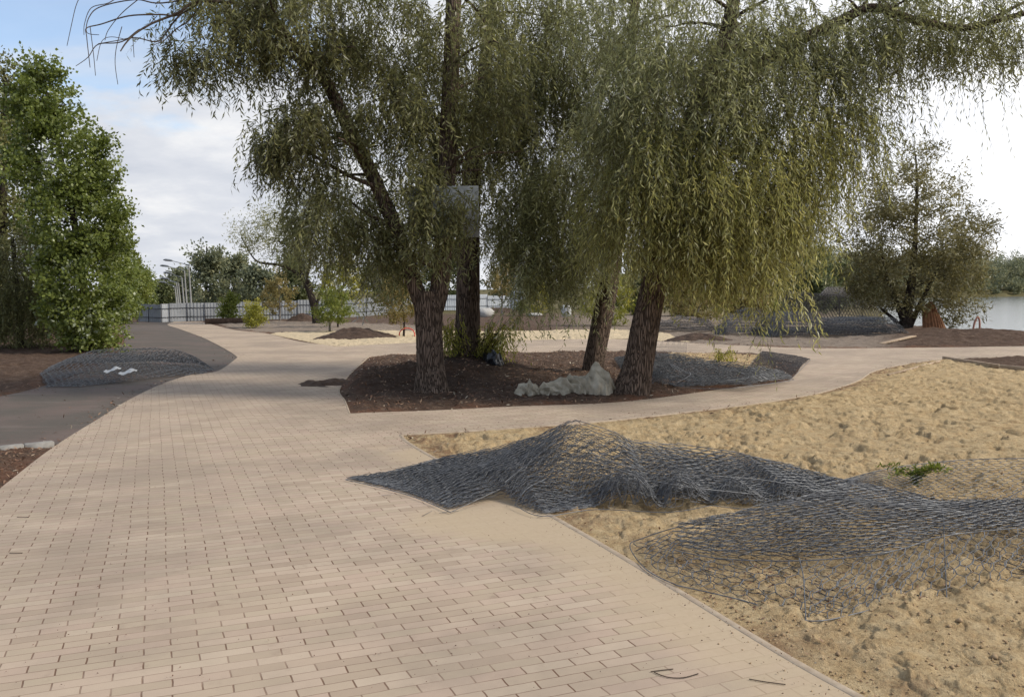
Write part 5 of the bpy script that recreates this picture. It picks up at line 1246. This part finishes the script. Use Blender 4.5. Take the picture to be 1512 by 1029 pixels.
def crumple(label, x0, x1, ybase, prof, mat, seed, name='sacking', cat='sacking', amp=.085):
    """a limp heap of cloth: long body with sharp diagonal creases"""
    p0 = atg(x0, ybase[0]); p1 = atg(x1, ybase[1]); nu, nv = 260, 110
    U, Vv = np.meshgrid(np.linspace(0, 1, nu), np.linspace(-.12, 1.12, nv), indexing='ij')
    R_ = np.interp(U, np.linspace(0, 1, len(prof)), prof) * np.clip(np.minimum(U, 1 - U) * 12, 0, 1) ** .5
    ang = Vv * math.pi; ln = np.linalg.norm(p1 - p0)
    a_ = U * ln; b_ = Vv * .55
    tri = lambda q: 1 - np.abs(2 * (q - np.floor(q)) - 1)
    w1 = fbm(a_ * 2.1 + seed, b_ * 2.1, seed, 3) * 2.6
    f = .9 * tri(a_ * 2.6 + b_ * 3.4 + w1) ** 1.5 + .7 * tri(a_ * 4.2 - b_ * 3.1 + w1 * 1.4 + 3) ** 1.5 + .4 * tri(a_ * 9 + b_ * 5 + w1 * 2) + .5 * fbm(a_ * 5, b_ * 5, seed + 3, 3)
    rr_ = R_ * .80 + (f - 1.1) * amp * np.clip(R_ * 9, 0, 1)
    c = p0 + (p1 - p0) * U[..., None]
    X = c[..., 0] + (fbm(a_ * 3, b_ * 3, seed + 5, 2) - .5) * .10; Yy = c[..., 1] + .20 - np.cos(ang) * rr_ * 1.25; Z = c[..., 2] + np.maximum(np.sin(ang) * rr_ * 1.15, -.05) + .02
    i, j = np.meshgrid(np.arange(nu - 1), np.arange(nv - 1), indexing='ij')
    Fc = np.stack((i * nv + j, (i + 1) * nv + j, (i + 1) * nv + j + 1, i * nv + j + 1), -1).reshape(-1, 4)
    o = obj(name, np.stack((X, Yy, Z), -1).reshape(-1, 3), Fc[:, ::-1], mat, None, smooth=True, origin=(p0 + p1) / 2); return tag(o, label, cat)
crumple('crumpled beige sacking heaped on the soil against the weeping willow trunk', 793, 912, (585, 581), [.10, .16, .20, .24, .26, .30, .46, .36, .16], MAT['tarp'], 3)
crumple('small grey crumpled sack end lying left of the beige sacking', 760, 797, (584, 585), [.08, .17, .19, .12], MAT['tarp'], 8, amp=.07)
crumple('shiny black rubbish bag lying on the mound beside the straight willow trunk', 716, 742, (538, 541), [.10, .20, .26, .22, .14], MAT['black'], 5, 'rubbish_bag', 'bag', .06)
crumple('smaller flattened black bag touching the straight willow trunk', 703, 718, (533, 535), [.08, .14, .15, .10], MAT['black'], 12, 'rubbish_bag', 'bag', .05)
# red hose loop
p = at(601, 497)
a = np.linspace(-.3, math.pi + .5, 20); V, Fc = tube_np(np.stack((p[0] + .30 * np.cos(a), p[1] + .1 * np.sin(a * 2), .05 + .28 * np.maximum(np.sin(a), -.1)), 1), np.full(20, .022), 8)
o = obj('hose', V, Fc, MAT['redhose'], None, smooth=True, origin=p); tag(o, 'red hose bent in a loop beside the brown leaved sapling', 'hose')
# bent pipe at the shore
p = at(1440, 495); hgt = 26 * mpp(p[1])
V, Fc = tube_np(catmull([p + np.array((-.12, 0, -.1)), p + np.array((-.06, 0, hgt * .55)), p + np.array((.05, 0, hgt)), p + np.array((.14, 0, hgt * .85)), p + np.array((.16, 0, hgt * .3)), p + np.array((.18, 0, -.1))], 6), np.full(31, .035), 8)
o = obj('bent_pipe', V, Fc, MAT['pinkpipe'], None, smooth=True, origin=p); tag(o, 'faded orange pipe bent into a hook on the bank by the water', 'pipe')
# rusty sheet beside the shore tree
p = at(1385, 490); m = mpp(p[1]); n = 40
U, Vv = np.meshgrid(np.linspace(-1, 1, n), np.linspace(0, 1, 14), indexing='ij')
wv = (0.026 * np.sign(np.sin(U * 26)) * 0 + .03 * np.sin(U * 26))
X = p[0] + U * (19 - 8 * Vv) * m - .25 * Vv * .4; Z = Vv * 45 * m * (1 - .25 * U ** 2 * Vv) * (1 - .12 * np.maximum(U, 0)); Yy = p[1] + .25 * U ** 2 + .35 * Vv + wv
i, j = np.meshgrid(np.arange(n - 1), np.arange(13), indexing='ij')
Va = np.stack((X, Yy, Z), -1).reshape(-1, 3); Vb = Va + np.array((0, .012, 0)); Fa = np.stack((i * 14 + j, (i + 1) * 14 + j, (i + 1) * 14 + j + 1, i * 14 + j + 1), -1).reshape(-1, 4)
o = obj('rusty_sheet', np.concatenate((Va, Vb)), np.concatenate((Fa, Fa[:, ::-1] + len(Va))), MAT['rust'], None, smooth=True, origin=p); tag(o, 'rusty orange ribbed sheet standing against the shore tree', 'metal sheet')
def board(label, a, b, wd, ht, mat, name='plank', z=None):
    a, b = np.asarray(a, float), np.asarray(b, float); d = b - a; ln = np.linalg.norm(d); d = d / ln; sd = np.cross((0, 0, 1), d); sd /= np.linalg.norm(sd); u_ = np.cross(d, sd)
    o = MB().box((a + b) / 2, ln, wd, ht, np.array([d, sd, u_]), min(wd, ht) * .15).build(name, mat, origin=(a + b) / 2); return tag(o, label, 'plank', 'loose planks near the shore')
e = np.array((0, 0, .05))
board('pale short plank lying on the bank below the shore tree', at(1300, 510) + e, at(1349, 503) + e * 3, .18, .05, MAT['plank'])
board('long plank edging the sand at the right picture edge', at(1393, 532) + e * .9, at(1475, 545) + e * .9, .06, .11, MAT['plank'])
board('second long plank, continuing the sand edging past the right edge', at(1477, 545.5) + e * .9, at(1600, 556) + e * .9, .06, .11, MAT['plank'])
board('thin lath lying in the sand at the path bend', at(1312, 556) + e * .6, at(1388, 535) + e * .6, .05, .04, MAT['plank'])
# twigs on the setts
for (pts, lab) in (([(961, 991), (975, 989), (994, 987)], 'short straight twig on the setts, upper one of the crossed pair'), ([(966, 992), (985, 999), (1008, 1000), (1031, 994)], 'curved twig on the setts just below the short straight one'), ([(1106, 1002), (1130, 1006), (1160, 1010)], 'thick straight twig on the setts nearest the sand'), ([(25, 763), (42, 763)], 'small dark twig on the setts at the left edge'), ([(14, 816), (33, 816)], 'second small dark twig, lower at the left edge')):
    v, f = cable([(x, y, .013) for x, y in pts], .0024, 5, 5); o = obj('twig', v, f, MAT['twig'], None, smooth=True, origin=at(*pts[0])); tag(o, lab, 'twig', 'twigs on the paved path')
# weed in the sand
wc = Crown(5); rw = wc.rng; pb_ = at(1352, 712); root = thing('weed', 'small green weed growing in the sand behind the netting', 'weed', pb_)
for k in range(16):
    e_ = pb_ + np.array((rw.uniform(-.35, .32), rw.uniform(-.15, .15), rw.uniform(.05, .16))); t = np.linspace(0, 1, 9)[:, None]; p_ = pb_ + (e_ - pb_) * t + np.array((0, 0, .06)) * np.sin(t * math.pi)
    for s_ in range(3):
        wc.P.append(p_); wc.D.append(rw.normal(size=(9, 3)) + np.array((0, 0, .5))); wc.L.append(np.full(9, .05)); wc.W.append(np.full(9, .016)); wc.T.append(np.full(9, .4) + rw.normal(size=9) * .2)
    V, Fc = segs_np(np.stack((p_[:-1], p_[1:]), 1), .0018); wc.tw.add(V, Fc)
wc.build(MAT['green'], root, 'foliage')

# ------------------------------------------------------------------ fallen leaves and crumbs (uncountable)
def litter():
    rng = np.random.default_rng(55); P = []; 
    def scatter(n, fn):
        for _ in range(n):
            q = fn()
            if q is not None: P.append(q)
    # under the trees
    pts = []
    lo, hi = island.min(0), island.max(0)
    c = rng.uniform(lo, hi, (14000, 2)); c = c[inside(c, island)]; pts.append(c)
    # along the edges of sand and soil
    for pl, n, sd, out_ in ((path_outer, 2600, .16, 0), (asphalt, 700, .25, 0)):
        sg = rng.integers(0, len(pl) - 6, n); t = rng.random((n, 1)); b = pl[sg] * (1 - t) + pl[(sg + 1) % len(pl)] * t + rng.normal(size=(n, 2)) * sd; pts.append(b)
    l2 = np.array([at(rng.uniform(-60, 90), rng.uniform(664, 745))[:2] for _ in range(900)]); l2 = l2[sdist(l2, path_outer) > 0]; pts.append(l2)
    # under the open cage
    l3 = np.array([at(rng.normal(1220, 120), rng.normal(868, 20))[:2] for _ in range(420)]); pts.append(l3)
    # few on the setts
    l4 = np.array([at(rng.uniform(0, 1100), 560 + 460 * rng.random() ** 1.3)[:2] for _ in range(420)]); pts.append(l4)
    Q = np.concatenate(pts); z, _ = ground_data(Q); hard = (sdist(Q, path_outer) < 0) & (sdist(Q, island) > 0); asp = sdist(Q, asphalt) < 0
    z = np.where(hard, .010, np.where(asp, .003, z)) + .004
    far = np.hypot(Q[:, 0], Q[:, 1]); ok = (far > 2.2) & (far < 45); Q = Q[ok]; z = z[ok]; n = len(Q)
    D = rng.normal(size=(n, 3)); D[:, 2] = np.abs(D[:, 2]) * .25
    D /= np.linalg.norm(D, axis=1)[:, None]; S = np.stack((-D[:, 1], D[:, 0], rng.normal(size=n) * .3), 1); S /= np.linalg.norm(S, axis=1)[:, None]
    near_ = np.clip(Q[:, 1] / 13.0, .42, 1.0); L = (rng.uniform(.03, .095, n) * near_)[:, None]; W = L * rng.uniform(.16, .42, (n, 1)); P = np.concatenate((Q, z[:, None]), 1)
    hard2 = hard[ok][:, None]; L = np.where(hard2, L * .32, L); W = np.where(hard2, W * .42, W)
    V = np.stack((P, P + D * L * .45 + S * W * .5 + (0, 0, .004), P + D * L, P + D * L * .45 - S * W * .5), 1).reshape(-1, 3)
    T = np.repeat(np.clip(rng.normal(.5, .28, n), 0, 1) * np.where(hard[ok], .5, 1), 4)
    o = obj('fallen_leaves', V, np.arange(n)[:, None] * 4 + np.arange(4)[None], MAT['litter'], None, dict(tint=T)); tag(o, 'brown fallen leaves scattered on the soil and along the path edges', 'leaves', kind='stuff')
litter()
def clods():
    rng = np.random.default_rng(66); Q = []
    for (n, f) in ((1500, lambda: at(rng.uniform(950, 1560), 560 + 480 * rng.random())[:2]), (500, lambda: at(rng.uniform(700, 1250), rng.uniform(742, 1030))[:2])):
        Q += [f() for _ in range(n)]
    Q = np.array(Q); dn = sdist(Q, NEAR_SAND); keep = (dn < 0.35 * rng.random(len(Q)) ** 2) & (Q[:, 1] < 16); Q = Q[keep]; dn = dn[keep]
    z, _ = ground_data(Q); z = np.where(dn > 0, .009, z); n = len(Q)
    r = rng.uniform(.003, .011, n) * np.where(rng.random(n) < .03, 1.8, 1) * np.where(dn > 0, .6, 1)
    d6 = np.array(((1, 0, 0), (0, 1, 0), (-1, 0, 0), (0, -1, 0), (0, 0, .75), (0, 0, -.6)), float)
    V = np.stack((Q[:, 0], Q[:, 1], z + r * .3), 1)[:, None] + d6[None] * r[:, None, None] * rng.uniform(.6, 1.3, (n, 6, 1)) + rng.normal(size=(n, 6, 3)) * (r * .15)[:, None, None]
    f8 = np.array(((0, 1, 4), (1, 2, 4), (2, 3, 4), (3, 0, 4), (1, 0, 5), (2, 1, 5), (3, 2, 5), (0, 3, 5)))
    o = obj('sand_crumbs', V.reshape(-1, 3), (np.arange(n)[:, None, None] * 6 + f8[None]).reshape(-1, 3), MAT['crumb'], None); tag(o, 'small crumbs of damp sand lying on the sand and spilling on the setts', 'crumbs', kind='stuff')
clods()
